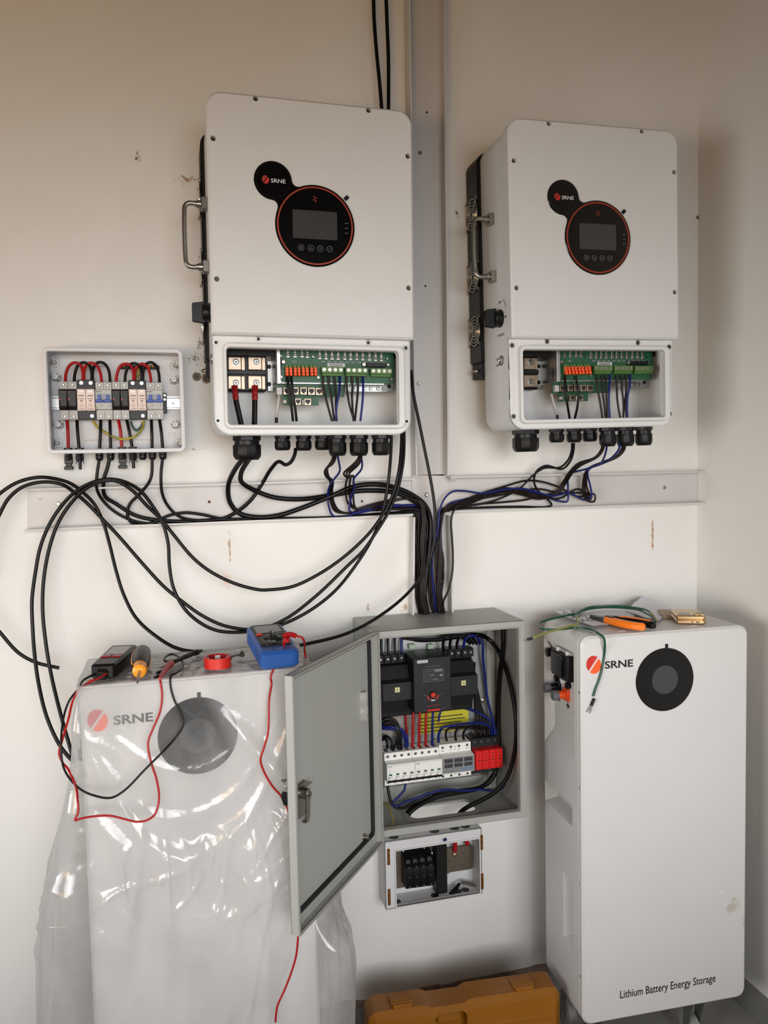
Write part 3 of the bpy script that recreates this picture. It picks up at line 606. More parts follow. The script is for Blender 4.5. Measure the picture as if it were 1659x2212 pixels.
def brk(a0, a1, label):
    x0, x1 = B5(a0, 640, .05).x, B5(a1, 640, .05).x; xm = (x0 + x1) / 2
    t = thing('circuit_breaker', label, 'circuit breaker', (xm, -.018, ZT0))
    m = MB(); m.box(x0 + .0003, x1 - .0003, -.046, -.018, ZT0, ZT1 - .001, .001); m.box(x0 + .0003, x1 - .0003, -.060, -.045, ZF0 + .0005, ZF1 - .001, .0012)
    for x in (x0 + .0095, x1 - .0095): shole(m, x, ZT1 - .008, .046, .0044); shole(m, x, ZT0 + .0075, .046, .0044)
    m.mi = 1; m.box(xm - .0003, xm + .0003, -.0463, -.0455, ZT1 - .015, ZT1 - .001); m.box(xm - .0003, xm + .0003, -.0463, -.0455, ZT0 + .001, ZT0 + .017)
    part('module_body', m, [MGP, MLK, MST], t)
    m = MB(); m.box(x0 + .001, x1 - .001, -.0605, -.059, 1.5555, 1.5765); part('toggle_window', m, mat('toggle_slot', (150, 154, 160), .5) if 'toggle_slot' not in bpy.data.materials else bpy.data.materials['toggle_slot'], t)
    for x in (x0 + .009, x1 - .0092): m = MB(); m.box(x - .0032, x + .0032, -.066, -.060, 1.562, 1.5735, .0008); m.box(x - .0078, x + .0078, -.0695, -.060, 1.5565, 1.5625, .0012); part('toggle', m, MTB, t)
    m = MB()
    for x in (x0 + .009, x1 - .0092): m.box(x + .001, x + .006, -.0604, -.06, 1.5492, 1.5502)
    text(m, 'FEEO', FR, x0 + .002, 1.5795, x0 + .014, 1.5822, .0604, .02)
    for k in range(3): m.box(x0 + .002, x0 + .008 - .001 * k, -.0604, -.06, 1.5465 - .002 * k, 1.547 - .002 * k)
    part('print', m, MLK, t)
fuse(275, 366, 'black fuse holder at the left end of the combiner box row', True); fuse(366, 460, 'black fuse holder second in the combiner box row', True)
spd(462, 645, 'cream double surge protector beside the left pair of fuse holders'); brk(647, 818, 'grey breaker with blue toggles in the middle of the combiner row')
fuse(820, 905, 'black fuse holder just right of the middle blue toggled breaker', True); fuse(905, 988, 'black fuse holder just left of the right cream surge protector', True)
spd(990, 1166, 'cream double surge protector in the right half of the combiner box'); brk(1168, 1338, 'grey breaker with blue toggles at the right end of the combiner row')
# entries under the box
def conn(a, label, wide):
    p = B5(a, 1180, .04); t = thing('solar_connector', label, 'connector', (p.x, -.04, 1.405)); f = frame((p.x, -.04, 1.4445), (1, 0, 0), (0, 1, 0), (0, 0, -1)); z0 = 0
    m = MB(); m.lathe([(.0095, -.012), (.0095, -.004)], f, 6); m.lathe([(.0085, 0), (.0085, .006), (.0092, .008), (.0092, .014), (.0075, .016)], f, 8); part('panel_nut', m, MBK, t)
    m = MB()
    if wide: m.box(-.0085, .0085, -.006, .006, .014, .024, .001, lambda u, v, h: f(u, h, v)); m.box(-.0062, .0062, -.005, .005, .022, .030, .001, lambda u, v, h: f(u, h, v)); m.box(-.0098, .0098, -.006, .006, .029, .037, .0012, lambda u, v, h: f(u, h, v))
    else: m.lathe([(.0036, .01), (.0036, .036), (.0028, .037)], f, 12); [m.box(s * .0078 - .0008, s * .0078 + .0008, -.003, .003, .006, .024, 0, lambda u, v, h: f(u, h, v)) for s in (-1, 1)]; m.lathe([(.006, .008), (.006, .02)], f, 12)
    part('socket' if wide else 'pin', m, MBK, t)
conn(368, 'wide black solar connector under the combiner box, left pair', True); conn(483, 'slim black solar connector under the combiner box, left pair', False)
conn(920, 'wide black solar connector under the middle of the combiner box', True); conn(1030, 'slim black solar connector under the middle of the combiner box', False)
def sgl(a, label):
    p = B5(a, 1180, .04); t = thing('cable_gland', label, 'cable gland', (p.x, -.04, 1.42)); f = frame((p.x, -.04, 1.4445), (1, 0, 0), (0, 1, 0), (0, 0, -1))
    m = MB(); m.lathe([(.0092, -.009), (.0092, -.0045)], f, 6); m.lathe([(.007, -.006), (.007, .004)], f, 12); part('lock_nut', m, MBK, t, ang=25)
    m = MB(); m.lathe([(.0088, .001), (.0088, .005), (.008, .006), (.0086, .008), (.0084, .013), (.006, .0175), (.0045, .018)], f, 10); part('dome_nut', m, MBK, t, ang=25)
for a, l in ((685, 'first small black gland from the left under the combiner box'), (800, 'second small black gland under the combiner box, left of the wide connector'), (1130, 'small black gland without a cable under the combiner box'), (1228, 'small black gland next to the empty one under the combiner box'), (1335, 'small black gland at the right end under the combiner box')): sgl(a, l)

# ================================================================== cables
def cable(name, label, pts, r, m, group=None, cat='cable', k=6, n=8):
    return solo(name, label, cat, MB().tube(crv([at(*p) if len(p) == 3 else p[0] for p in pts], k), r, n), m, group, ang=60)
def cb(pts, dep, zf): return [(*zf(a, b), d) for (a, b), d in zip(pts, dep if isinstance(dep, (list, tuple)) else [dep] * len(pts))]
BX = 'jumper wires in the combiner box'
for pts, mt, lb in (([(338, 480), (343, 370), (385, 278), (440, 252), (490, 275), (513, 335), (517, 470)], MRW, 'red jumper arching from the leftmost fuse holder to its surge protector'),
    ([(427, 480), (435, 370), (470, 277), (525, 252), (577, 272), (602, 325), (607, 470)], MCB, 'black jumper arching from the second fuse holder to its surge protector'),
    ([(530, 470), (530, 340), (550, 280), (600, 256), (652, 276), (692, 345), (712, 480)], MRW, 'red jumper arching from the left surge protector to the middle breaker'),
    ([(617, 470), (620, 325), (648, 268), (692, 248), (742, 268), (782, 335), (797, 480)], MCB, 'black jumper arching from the left surge protector to the middle breaker'),
    ([(857, 490), (866, 370), (905, 285), (960, 265), (1010, 287), (1032, 345), (1035, 480)], MRW, 'red jumper arching from the third fuse holder to the right surge protector'),
    ([(945, 490), (954, 365), (990, 282), (1036, 260), (1088, 278), (1114, 325), (1120, 480)], MCB, 'black jumper arching from the fourth fuse holder to the right surge protector'),
    ([(1047, 480), (1052, 335), (1082, 282), (1130, 266), (1172, 292), (1203, 365), (1217, 495)], MRW, 'red jumper arching from the right surge protector to the right breaker'),
    ([(1130, 480), (1137, 330), (1165, 268), (1210, 250), (1262, 278), (1292, 355), (1302, 490)], MCB, 'black jumper arching from the right surge protector to the right breaker')):
    cable('jumper_wire', lb, cb(pts, [.034, .042, .048, .052, .05, .044, .034], zB), .0034, mt, BX, 'wire')
for pts, mt, lb in (([(352, 820), (362, 930), (368, 1130)], MRW, 'red wire dropping from the left fuse holders to a solar connector'), ([(455, 820), (462, 950), (478, 1130)], MCB, 'black wire dropping to the slim solar connector of the left pair'),
    ([(700, 815), (697, 960), (688, 1130)], MCB, 'black wire dropping from the middle breaker to the first small gland'), ([(792, 815), (797, 960), (801, 1130)], MCB, 'black wire dropping from the middle breaker to the second small gland'),
    ([(875, 820), (898, 930), (916, 1130)], MRW, 'red wire dropping from the middle fuse holders to a solar connector'), ([(962, 820), (990, 950), (1024, 1130)], MCB, 'black wire dropping from the middle fuse holders to a slim connector'),
    ([(1217, 815), (1222, 960), (1226, 1130)], MCB, 'black wire dropping from the right breaker, the left one of two'), ([(1298, 815), (1318, 950), (1334, 1130)], MCB, 'black wire dropping from the right breaker, the right one of two')):
    cable('supply_wire', lb, cb(pts, [.03, .042, .04], zB), .0036, mt, 'wires below the combiner modules', 'wire')
cable('earth_wire', 'yellow green earth wire looping below the two surge protectors', cb([(620, 850), (660, 905), (740, 965), (840, 1018), (930, 1036), (1020, 1022), (1090, 975), (1130, 920), (1142, 850)], [.03, .036, .04, .044, .045, .044, .042, .038, .03], zB), .0028, MYG, None, 'wire')
cable('earth_wire', 'short green earth loop under the right surge protector', cb([(1005, 850), (1025, 905), (1060, 945), (1100, 925), (1130, 870)], .03, zB), .0026, MGR, None, 'wire')
cable('earth_wire', 'short yellow green wire from the earth bar to the right surge protector', cb([(1090, 300), (1082, 360), (1075, 430), (1078, 480)], .03, zB), .003, MYG, None, 'wire')
# battery cables of the left inverter
zq = lambda a, b: (480 + a * .33755, 960 + b * .3376)   # lower middle crop
zl = lambda a, b: (a * .33755, 960 + b * .3376)          # lower left crop
z7r = lambda a, b: (880 + a * .4099, 960 + b * .41)      # lower right crop
zo = lambda a, b: (a * .4219, 1330 + b * .4219)
cable('battery_cable', 'thick black cable from the large left gland curling deepest into the trunking', cb([(150, 85), (128, 100), (70, 180), (38, 270), (50, 370), (110, 440), (220, 466), (350, 456), (500, 410), (700, 330), (850, 268), (1000, 256), (1120, 280), (1230, 330), (1300, 390), (1332, 470), (1332, 620), (1312, 800), (1292, 1000), (1300, 1110)], [.14, .13, .08, .04, .025, .02, .02, .02, .022, .03, .034, .036, .034, .032, .03, .028, .03, .03, .03, .03], zq), .0058, MCB)
cable('battery_cable', 'thick black cable from the large left gland running level through the trunking', cb([(180, 85), (168, 100), (122, 180), (124, 240), (200, 290), (330, 338), (500, 350), (700, 325), (900, 296), (1100, 308), (1220, 358), (1290, 425), (1312, 560), (1282, 750), (1266, 950), (1290, 1110)], [.16, .14, .09, .06, .04, .034, .034, .02, .022, .024, .022, .02, .02, .022, .024, .024], zq), .0058, MCB)
cable('pv_cable', 'black twin cable from a small left gland bending down into the trunking', cb([(470, 30), (465, 60), (440, 112), (405, 130), (360, 110), (310, 160), (250, 260), (180, 360), (95, 430), (0, 476), (-110, 487), (-300, 492), (-450, 480), (-560, 452), (-680, 380), (-750, 330), (-758, 230), (-735, 150), (-714, 60)], [.16, .15, .12, .1, .08, .06, .036, .03, .022, .016, .014, .014, .014, .016, .02, .028, .04, .042, .042], zq), .0045, MCB)
cable('pv_cable', 'black cable from the first small gland down into the trunking', cb([(637, 50), (634, 100), (620, 200), (618, 275), (645, 340), (720, 420), (850, 488), (1000, 512), (1200, 506), (1400, 492), (1600, 486), (1900, 478), (2200, 462), (2480, 440), (2640, 430)], [.042, .042, .042, .04, .03, .024, .02, .014, .01, .01, .01, .01, .01, .01, .01], zl), .0036, MCB)
cable('pv_cable', 'black cable from the fourth small gland looping back left before the trunking', cb([(975, 50), (974, 100), (964, 220), (900, 310), (832, 380), (815, 440), (832, 490), (885, 516), (980, 500), (1080, 455), (1180, 437), (1300, 450), (1420, 475), (1650, 480), (2000, 474), (2400, 452), (2640, 425)], [.042, .042, .044, .036, .03, .026, .024, .022, .022, .022, .022, .02, .016, .014, .014, .014, .014], zl), .0036, MCB)
cable('pv_cable', 'black cable from the rightmost small gland curving gently into the trunking', cb([(1041, 50), (1039, 100), (1030, 200), (1040, 320), (1080, 400), (1150, 462), (1260, 486), (1420, 480), (1700, 474), (2100, 468), (2480, 446), (2650, 436)], [.042, .042, .044, .036, .03, .026, .02, .018, .018, .018, .018, .018], zl), .0036, MCB)
# long loose loops on the wall
cable('loose_cable', 'black cable from beside the left inverter past the multimeter, looping off left', [(888, 800, .06), (893, 850, .07), (905, 910, .07), (915, 960, .07), (936, 1071, .07), (940, 1120, .07), (936, 1180, .07), (919, 1230, .07), (885, 1277, .08), (824, 1328, .11), (750, 1368, .13), (652, 1393, .15), (600, 1402, .16), (537, 1407, .17), (443, 1409, .18), (384, 1401, .17), (338, 1375, .15), (294, 1335, .12), (267, 1284, .10), (250, 1230, .085), (236, 1173, .07), (223, 1129, .06), (203, 1088, .06), (176, 1061, .07), (152, 1044, .08), (118, 1034, .09), (84, 1031, .1), (40, 1041, .1), (0, 1066, .1), (-40, 1110, .1), (-65, 1180, .1), (-60, 1260, .1), (-35, 1325, .1), (0, 1366, .1), (40, 1410, .1), (78, 1431, .1), (128, 1443, .1)], .0040, MCB)
cable('loose_cable', 'long black cable swinging low from the left inverter and off the left side', [(872, 900, .06), (873, 960, .07), (870, 1004, .08), (858, 1061, .085), (838, 1108, .085), (811, 1152, .085), (784, 1190, .085), (750, 1223, .085), (683, 1287, .09), (615, 1338, .10), (558, 1359, .10), (490, 1353, .10), (439, 1331, .10), (392, 1298, .095), (354, 1267, .09), (304, 1213, .08), (257, 1159, .07), (219, 1119, .062), (189, 1088, .062), (162, 1065, .07), (135, 1047, .08), (95, 1041, .085), (51, 1051, .09), (20, 1075, .09), (0, 1109, .09), (-25, 1170, .09), (-40, 1260, .09)], .0040, MCB)
cable('loose_cable', 'black cable looping over the trunking, its lower end at the battery, outer one', [(845, 900, .06), (845, 960, .07), (841, 1021, .08), (834, 1071, .08), (824, 1115, .08), (801, 1169, .08), (767, 1223, .08), (723, 1277, .09), (666, 1321, .095), (598, 1353, .1), (541, 1364, .1), (473, 1363, .1), (432, 1345, .1), (398, 1314, .1), (375, 1271, .09), (366, 1223, .08), (363, 1173, .07), (351, 1129, .065), (331, 1095, .065), (304, 1061, .07), (270, 1041, .08), (236, 1035, .085), (203, 1041, .085), (169, 1058, .075), (142, 1082, .065), (111, 1125, .065), (88, 1179, .07), (76, 1240, .08), (69, 1298, .09), (71, 1365, .1), (74, 1406, .11), (82, 1469, .13), (101, 1549, .16), (131, 1613, .18), (160, 1648, .19)], .0040, MCB)
cable('loose_cable', 'black cable looping over the trunking, its lower end at the battery, inner one', [(867, 900, .06), (867, 960, .075), (861, 1021, .09), (845, 1078, .09), (818, 1125, .09), (791, 1159, .09), (743, 1203, .09), (689, 1240, .09), (632, 1267, .09), (581, 1274, .09), (560, 1274, .09), (506, 1260, .085), (452, 1233, .08), (415, 1203, .075), (378, 1159, .07), (348, 1122, .07), (317, 1092, .075), (284, 1058, .08), (250, 1039, .085), (216, 1041, .085), (182, 1058, .08), (155, 1085, .07), (128, 1125, .07), (108, 1179, .075), (95, 1247, .085), (92, 1314, .095), (98, 1382, .105), (111, 1460, .125), (135, 1558, .165), (152, 1617, .185), (161, 1648, .195)], .0040, MCB)
cable('riser_cable', 'left one of two black cables dropping from above behind the left inverter', [(806, -60, .03), (808, 40, .03), (814, 120, .03), (820, 180, .035), (826, 260, .04), (832, 380, .045)], .0048, MCB)
cable('riser_cable', 'right one of two black cables dropping from above behind the left inverter', [(832, -60, .03), (836, 50, .03), (839, 130, .03), (839, 260, .04), (838, 380, .045)], .0048, MCB)
# bunches of thin wires under the glands
MB4 = [MCN, MCN, MCN, MBL]
def strand(label, pts, dep, zf, mt, r=.0025, group=None): return cable('inverter_wire', label, cb(pts, dep, zf), r, mt, group, 'wire')
GA = 'wires leaving the left inverter'
for i, (nm, o) in enumerate((('foremost', 0), ('middle', 9), ('rear', 18))):
    strand(f'brown wire zigzagging out of the left inverter, first medium gland, {nm} of three', [(712 + o, 40), (706 + o, 90), (688 + o, 125), (656 + o, 170 - o), (664 + o, 205), (690 + o, 235), (686 + o, 300), (696 + o, 370), (722 + o * 1.6, 425), (790 + o * 2, 440), (880, 428 - o * .6), (1010, 415 - o), (1130, 400 - o * .7), (1220 + o, 410), (1248 + o, 470), (1243 + o * 1.4, 600), (1255 + o * .8, 800), (1248 + o * 1.2, 950), (1290 + o, 1105)], [.18, .17, .15, .12, .09, .07, .034, .024, .02, .018, .016, .016, .016, .018, .02, .02, .02, .02, .02], zq, MCN, group=GA)
    strand(f'brown wire zigzagging out of the left inverter, second medium gland, {nm} of three', [(878 + o, 40), (872 + o, 85), (835 + o * 2, 130), (778 + o * 2, 185), (800 + o, 212), (812 + o * 1.5, 200), (795 + o * 2.5, 235), (790 + o * 2.7, 310), (808 + o * 2, 380), (858, 415 - o * .3), (960, 400 - o), (1100, 362 - o * .5), (1190 + o, 348), (1262 + o, 372), (1282 + o, 470), (1272 + o, 640), (1282 + o, 850), (1272 + o, 960), (1305 + o, 1105)], [.18, .17, .14, .11, .09, .075, .06, .03, .022, .02, .022, .026, .03, .034, .034, .034, .034, .034, .034], zq, MCN, group=GA)
strand('blue wire out of the first medium gland of the left inverter', [(738, 40), (741, 85), (752, 170), (716, 222), (690, 260), (676, 320), (682, 400), (712, 458), (780, 466), (870, 432), (1000, 402), (1130, 388), (1225, 402), (1280, 470), (1300, 600), (1330, 780), (1350, 930), (1385, 1105)], [.18, .17, .13, .1, .07, .034, .03, .026, .024, .024, .022, .02, .02, .02, .016, .014, .014, .014], zq, MBL, group=GA)
strand('blue wire out of the second medium gland of the left inverter', [(885, 40), (890, 80), (892, 155), (842, 222), (846, 275), (822, 350), (814, 420), (850, 440), (960, 420), (1120, 395), (1230, 390), (1320, 440), (1340, 620), (1345, 820), (1362, 960), (1398, 1105)], [.18, .17, .13, .09, .06, .03, .026, .022, .02, .018, .018, .016, .012, .012, .012, .012], zq, MBL, group=GA)
GB = 'wires leaving the right inverter'
strand('black wire pair member from the third right gland, dipping straight into the trunking', [(868, -5), (866, 30), (845, 85), (800, 122), (720, 125), (660, 165), (600, 225), (540, 262), (440, 302), (330, 322), (220, 330), (170, 352), (160, 470), (178, 600), (190, 690), (178, 800), (190, 900)], [.17, .16, .13, .1, .07, .05, .03, .028, .026, .024, .024, .026, .026, .03, .03, .028, .028], z7r, MCB, .0028, GB)
strand('black wire pair member from the third right gland, looping lower in the trunking', [(878, -5), (876, 30), (856, 92), (812, 130), (730, 112), (680, 142), (668, 200), (690, 245), (735, 285), (760, 320), (730, 330), (600, 328), (400, 332), (230, 345), (172, 372), (165, 500), (182, 560), (190, 640), (170, 760), (178, 900)], [.17, .16, .13, .1, .07, .05, .034, .026, .022, .018, .016, .014, .014, .016, .018, .02, .02, .02, .02, .02], z7r, MCB, .0028, GB)
for i, (nm, o) in enumerate((('upper', 0), ('middle', 10), ('lower', 20))):
    strand(f'brown wire from the fifth right gland swinging left above the trunking, {nm} of three', [(1030 + o * .5, -5), (1020 + o * .5, 30), (985 + o * .6, 70), (900 + o * .8, 100 + o * .5), (850 + o, 150), (815 + o, 205), (782 + o, 250), (700, 268 + o), (600, 245 + o), (520, 230 + o), (420, 250 + o * 1.3), (300, 302 + o), (212, 326 + o * .6), (165 + o * .5, 380), (150 + o * .8, 520), (152 + o * .6, 700), (165 + o, 900)], [.21, .2, .17, .12, .07, .034, .028, .026, .028, .03, .03, .028, .028, .024 + o * .0004, .024, .024, .024], z7r, MCN, .0026, GB)
    strand(f'brown wire from the sixth right gland swinging into the trunking, {nm} of three', [(1135 + o * .7, -5), (1128 + o * .8, 25), (1100 + o * .7, 62), (1030 + o, 92), (960 + o * .5, 122), (935 + o * .6, 155), (925 + o, 220), (940 + o, 290 - o), (985 - o * 2, 300 - o), (985 - o * 2.2, 262), (900, 275 - o * 2), (800, 225 + o * 3), (700, 195 + o * 4), (620, 192 + o * 5), (500, 225 + o * 4), (380, 262 + o * 2.6), (280, 305 + o * 1.2), (200, 345), (178, 430), (170 + o * .6, 600), (160 + o * .8, 760), (172 + o * 1.3, 900)], [.21, .2, .17, .12, .08, .05, .034, .026, .024, .022, .02, .022, .024, .026, .026, .026, .026, .03, .03, .034, .034, .034], z7r, MCN, .0026, GB)
strand('blue wire from the fifth right gland running along the trunking mouth', [(1052, -5), (1048, 30), (1020, 98), (965, 124), (950, 160), (965, 225), (970, 275), (935, 292), (850, 256), (765, 272), (680, 250), (600, 232), (500, 240), (400, 258), (300, 245), (240, 248), (200, 280), (172, 340), (160, 450), (132, 580), (124, 680), (140, 770), (166, 900)], [.21, .2, .15, .1, .05, .03, .026, .024, .026, .028, .03, .032, .034, .034, .034, .034, .034, .034, .034, .02, .014, .014, .014], z7r, MBL, .0026, GB)
strand('blue wire from the sixth right gland crossing under the brown loops', [(1120, -5), (1112, 30), (1040, 95), (940, 130), (852, 160), (846, 230), (842, 300), (800, 298), (740, 280), (640, 248), (540, 240), (400, 268), (300, 290), (215, 318), (175, 400), (150, 520), (118, 620), (130, 760), (150, 900)], [.21, .2, .14, .09, .05, .03, .026, .022, .02, .02, .02, .02, .018, .018, .016, .014, .012, .012, .012], z7r, MBL, .0026, GB)
strand('single brown wire bowing out of the right side of the vertical trunking', [(470, 262), (400, 268), (310, 298), (252, 338), (232, 390), (236, 500), (240, 580), (236, 680), (215, 770), (190, 830), (196, 900)], [.03, .034, .042, .046, .046, .046, .046, .046, .044, .036, .03], z7r, MCN, .0028, GB)
for i in range(7):                                  # the thick of the bundle in the vertical trunking
    x0 = 40 + i * 13 + 8 * (i % 2); j = lambda s: 9 * math.sin(i * 2.3 + s)
    cable('feeder_cable', ('brown' if i % 2 else 'black') + ' feeder cable in the left bundle of the vertical trunking above the cabinet', cb([(-150 - 8 * i, 338 + 4 * (i % 3)), (-40, 332 + 3 * (i % 4)), (x0 - 12, 350), (x0 + j(0), 430), (x0 + j(1), 560), (x0 + j(2), 700), (x0 + 10 + j(3), 820), (x0 + 26 + j(1) * .4, 905)], .012 + .005 * (i % 4), z7r), .0034, MCN if i % 2 else MCB, 'feeder cables in the vertical trunking, ' + ('brown' if i % 2 else 'black'))
# ---- wires inside the two open inverters
z4 = lambda a, b: (980 + a * .3134, 720 + b * .3135)
def iw(label, pts, dep, zf, mt, r=.0026, group=None): return cable('inverter_wire', label, cb(pts, dep, zf), r, mt, group, 'wire')
def redcable(label, pts, dep):
    P = cb(pts, dep, z2); t = thing('battery_lead', label, 'cable', at(*P[0]))
    Q = crv([at(*p) for p in P], 8); k = len(Q) // 2 - 2
    part('cable_sheath', MB().tube(Q[k:], .0062, 10), MCB, t); part('red_sleeve', MB().tube(Q[:k + 1], [.0068 + .0006 * math.sin(i * 1.7) for i in range(k + 1)], 10), MRB, t)
redcable('red sleeved black battery lead on the left terminal of the left inverter', [(383, 405), (385, 440), (395, 515), (412, 590), (432, 690)], [.145, .15, .152, .152, .15])
redcable('red sleeved black battery lead on the right terminal of the left inverter', [(516, 405), (515, 440), (514, 515), (513, 590), (511, 690)], [.145, .15, .152, .152, .15])
for i, (a, b, c, d) in enumerate(((712, 730, 770, 815), (778, 795, 820, 840), (842, 850, 858, 866))):
    iw(f'brown wire below the first green block in the left inverter, {"first second third".split()[i]} from its left', [(a, 360), (a + 8, 500), (b + 10, 600), (c, 720), (d, 880)], [.192, .192, .194, .196, .2], zA, MCN, group='wires inside the left inverter')
iw('blue wire of the left inverter below its first green terminal block', [(905, 360), (903, 480), (890, 590), (868, 700), (858, 880)], [.192, .2, .204, .204, .2], zA, MBL)
for i, (a, b, c, d) in enumerate(((978, 992, 1015, 1065), (1042, 1038, 1044, 1056), (1104, 1100, 1088, 1070))):
    iw(f'brown wire below the second green block in the left inverter, {"first second third".split()[i]} from its left', [(a, 360), (a + 2, 500), (b, 600), (c, 720), (d, 880)], [.192, .192, .194, .196, .2], zA, MCN)
iw('blue wire of the left inverter below its second green terminal block', [(1162, 360), (1163, 500), (1158, 640), (1146, 760), (1132, 880)], [.192, .2, .204, .204, .2], zA, MBL)
iw('black wire of the left inverter under its first orange levers', [(312, 370), (325, 480), (345, 620), (365, 760), (378, 880)], [.194, .2, .2, .196, .19], zA, MCB, .003)
iw('black wire of the left inverter under its second orange lever', [(355, 370), (368, 480), (385, 620), (405, 760), (418, 880)], [.194, .2, .2, .196, .19], zA, MCB, .003)
iw('grey network lead of the left inverter', [(222, 590), (218, 640), (205, 720), (196, 790), (192, 835)], [.17, .178, .178, .175, .17], zA, MGW, .0036)
iw('black lower length of the grey network lead in the left inverter', [(192, 835), (192, 900)], [.17, .17], zA, MCB, .0036)
for i, (a, b, c) in enumerate(((985, 1008, 1035), (1018, 1035, 1052), (1047, 1054, 1062))):
    iw(f'brown wire below the first green block in the right inverter, {"first second third".split()[i]} from its left', [(a, 285), (a + 4, 360), (b, 470), (c, 640)], [.192, .194, .196, .2], z4, MCN)
iw('blue wire of the right inverter below its first green terminal block', [(1078, 285), (1072, 380), (1070, 480), (1080, 640)], [.192, .2, .202, .2], z4, MBL)
for i, (a, b, c) in enumerate(((1120, 1130, 1160), (1155, 1170, 1168), (1186, 1182, 1200))):
    iw(f'brown wire below the second green block in the right inverter, {"first second third".split()[i]} from its left', [(a, 285), (a + 4, 380), (b, 480), (c, 640)], [.192, .194, .196, .2], z4, MCN)
iw('blue wire of the right inverter below its second green terminal block', [(1216, 285), (1214, 360), (1200, 430), (1196, 520), (1200, 640)], [.192, .2, .2, .2, .2], z4, MBL)
iw('black wire of the right inverter bowing under its first orange levers', [(770, 290), (768, 400), (785, 500), (808, 640)], [.194, .2, .196, .17], z4, MCB, .003)
iw('black wire of the right inverter bowing under its second orange levers', [(840, 290), (858, 400), (855, 490), (822, 640)], [.194, .2, .196, .17], z4, MCB, .003)
iw('grey network lead of the right inverter', [(672, 420), (685, 470), (700, 520), (714, 560)], [.17, .178, .178, .17], z4, MGW, .0036)
iw('black lower length of the grey network lead in the right inverter', [(714, 556), (716, 620)], [.17, .17], z4, MCB, .0036)

# ================================================================== electrical cabinet
X0, X1, Z0, Z1, DC = .432, .820, .526, 1.018, .19
t = cab = thing('electrical_cabinet', 'open grey steel cabinet on the wall with its door swung out to the left', 'cabinet', ((X0 + X1) / 2, 0, Z0))
m = MB(); O = rr(X0, Z0, X1, Z1, .003, 3); m.ring(O, rr(X0 + .002, Z0 + .002, X1 - .002, Z1 - .002, .002, 3), FR, .001, DC, .001); sh = part('cabinet_shell', m, MG, t)
k = MB(); k.prism(rr(.542, .058, .716, .126, .022, 5), TF, Z0 - .01, Z0 + .02); cut(sh, k)
m = MB(); ri = lambda e: rr(X0 + e, Z0 + e, X1 - e, Z1 - e, .003, 3); m.ring(O, ri(.0155), FR, DC - .003, DC, .001); m.ring(ri(.0150), ri(.0175), FR, DC - .014, DC + .002, .0008); part('front_flange', m, MG, t)
m = MB(); m.ring(rr(.530, .047, .728, .137, .030, 5), rr(.542, .058, .716, .126, .022, 5), TF, Z0 + .002, Z0 + .005, .0015); part('entry_rim', m, MG, t)
m = MB(); m.box(X0 + .002, X1 - .002, -.003, -.001, Z0 + .002, Z1 - .002); m.box(.792, .816, -.010, -.003, Z0 + .003, Z1 - .003, .002); bp_ = part('back_panel', m, MG, t)
m = MB(); m.box(.47, .785, -.018, -.016, .572, 1.005, .0005); mp = part('mounting_plate', m, MZN, t)
for x, z in ((.775, .95), (.7755, .775), (.775, .582), (.482, .995)):
    m = MB(); f = frame((x, -.018, z), (1, 0, 0), (0, 0, 1), (0, -1, 0)); m.lathe([(.009, 0), (.009, .0015), (.0055, .0015), (.0055, .006), (.003, .007), (.003, .014)], f, 10, .3); part('plate_bolt', m, MST, mp)
p, q = at(906, 1587, .019), at(1012, 1528, .019); m = MB(); m.box(p.x, q.x, -.0186, -.018, p.z, q.z); m.mi = 1
for k_ in range(5): m.box(p.x + .004, q.x - .01 - .006 * (k_ % 3), -.0189, -.0186, p.z + .004 + .009 * k_, p.z + .0065 + .009 * k_)
part('warning_label', m, [MYL, MLK], mp, 'yellow label')
p, q = at(830, 1592, .019), at(906, 1540, .019); m = MB(); m.box(p.x, q.x, -.0186, -.018, p.z, q.z); part('worn_label', m, mat('worn_label', (150, 142, 136), .7, 0, .5, 90), mp)
f = None
for z in (.9515, .575):
    pz = at(806, 1430 if z > .8 else 1752, DC).z; m = MB(); fr_ = frame((X0 + .005, -DC - .004, pz), (1, 0, 0), (0, 1, 0), (0, 0, 1))
    m.lathe([(.004, -.026), (.004, -.010)], fr_, 10); m.lathe([(.0042, .010), (.0042, .024), (.0028, .026), (.0028, .031)], fr_, 10); m.box(X0 + .004, X0 + .014, -DC - .002, -DC, pz - .028, pz + .028, .0005); m.mi = 1; m.lathe([(.0052, -.0095), (.0052, .0095)], fr_, 12); part('hinge', m, [MST, MWH], t)
m = MB(); P = [at_z(x, y, Z0 + .003) for x, y in ((820, 1752), (838, 1762), (847, 1775), (848, 1785), (843, 1790))]; P = [Vector((p.x, p.y, p.z + h)) for p, h in zip(P, (.028, .024, .014, .006, .003))]
m.tube(crv(P, 6), .0022, 8); m.mi = 1; m.tube([P[-1], P[-1] + Vector((-.008, -.004, -.001))], .0024, 8); part('earth_lead', m, [MYG, MSO], t)
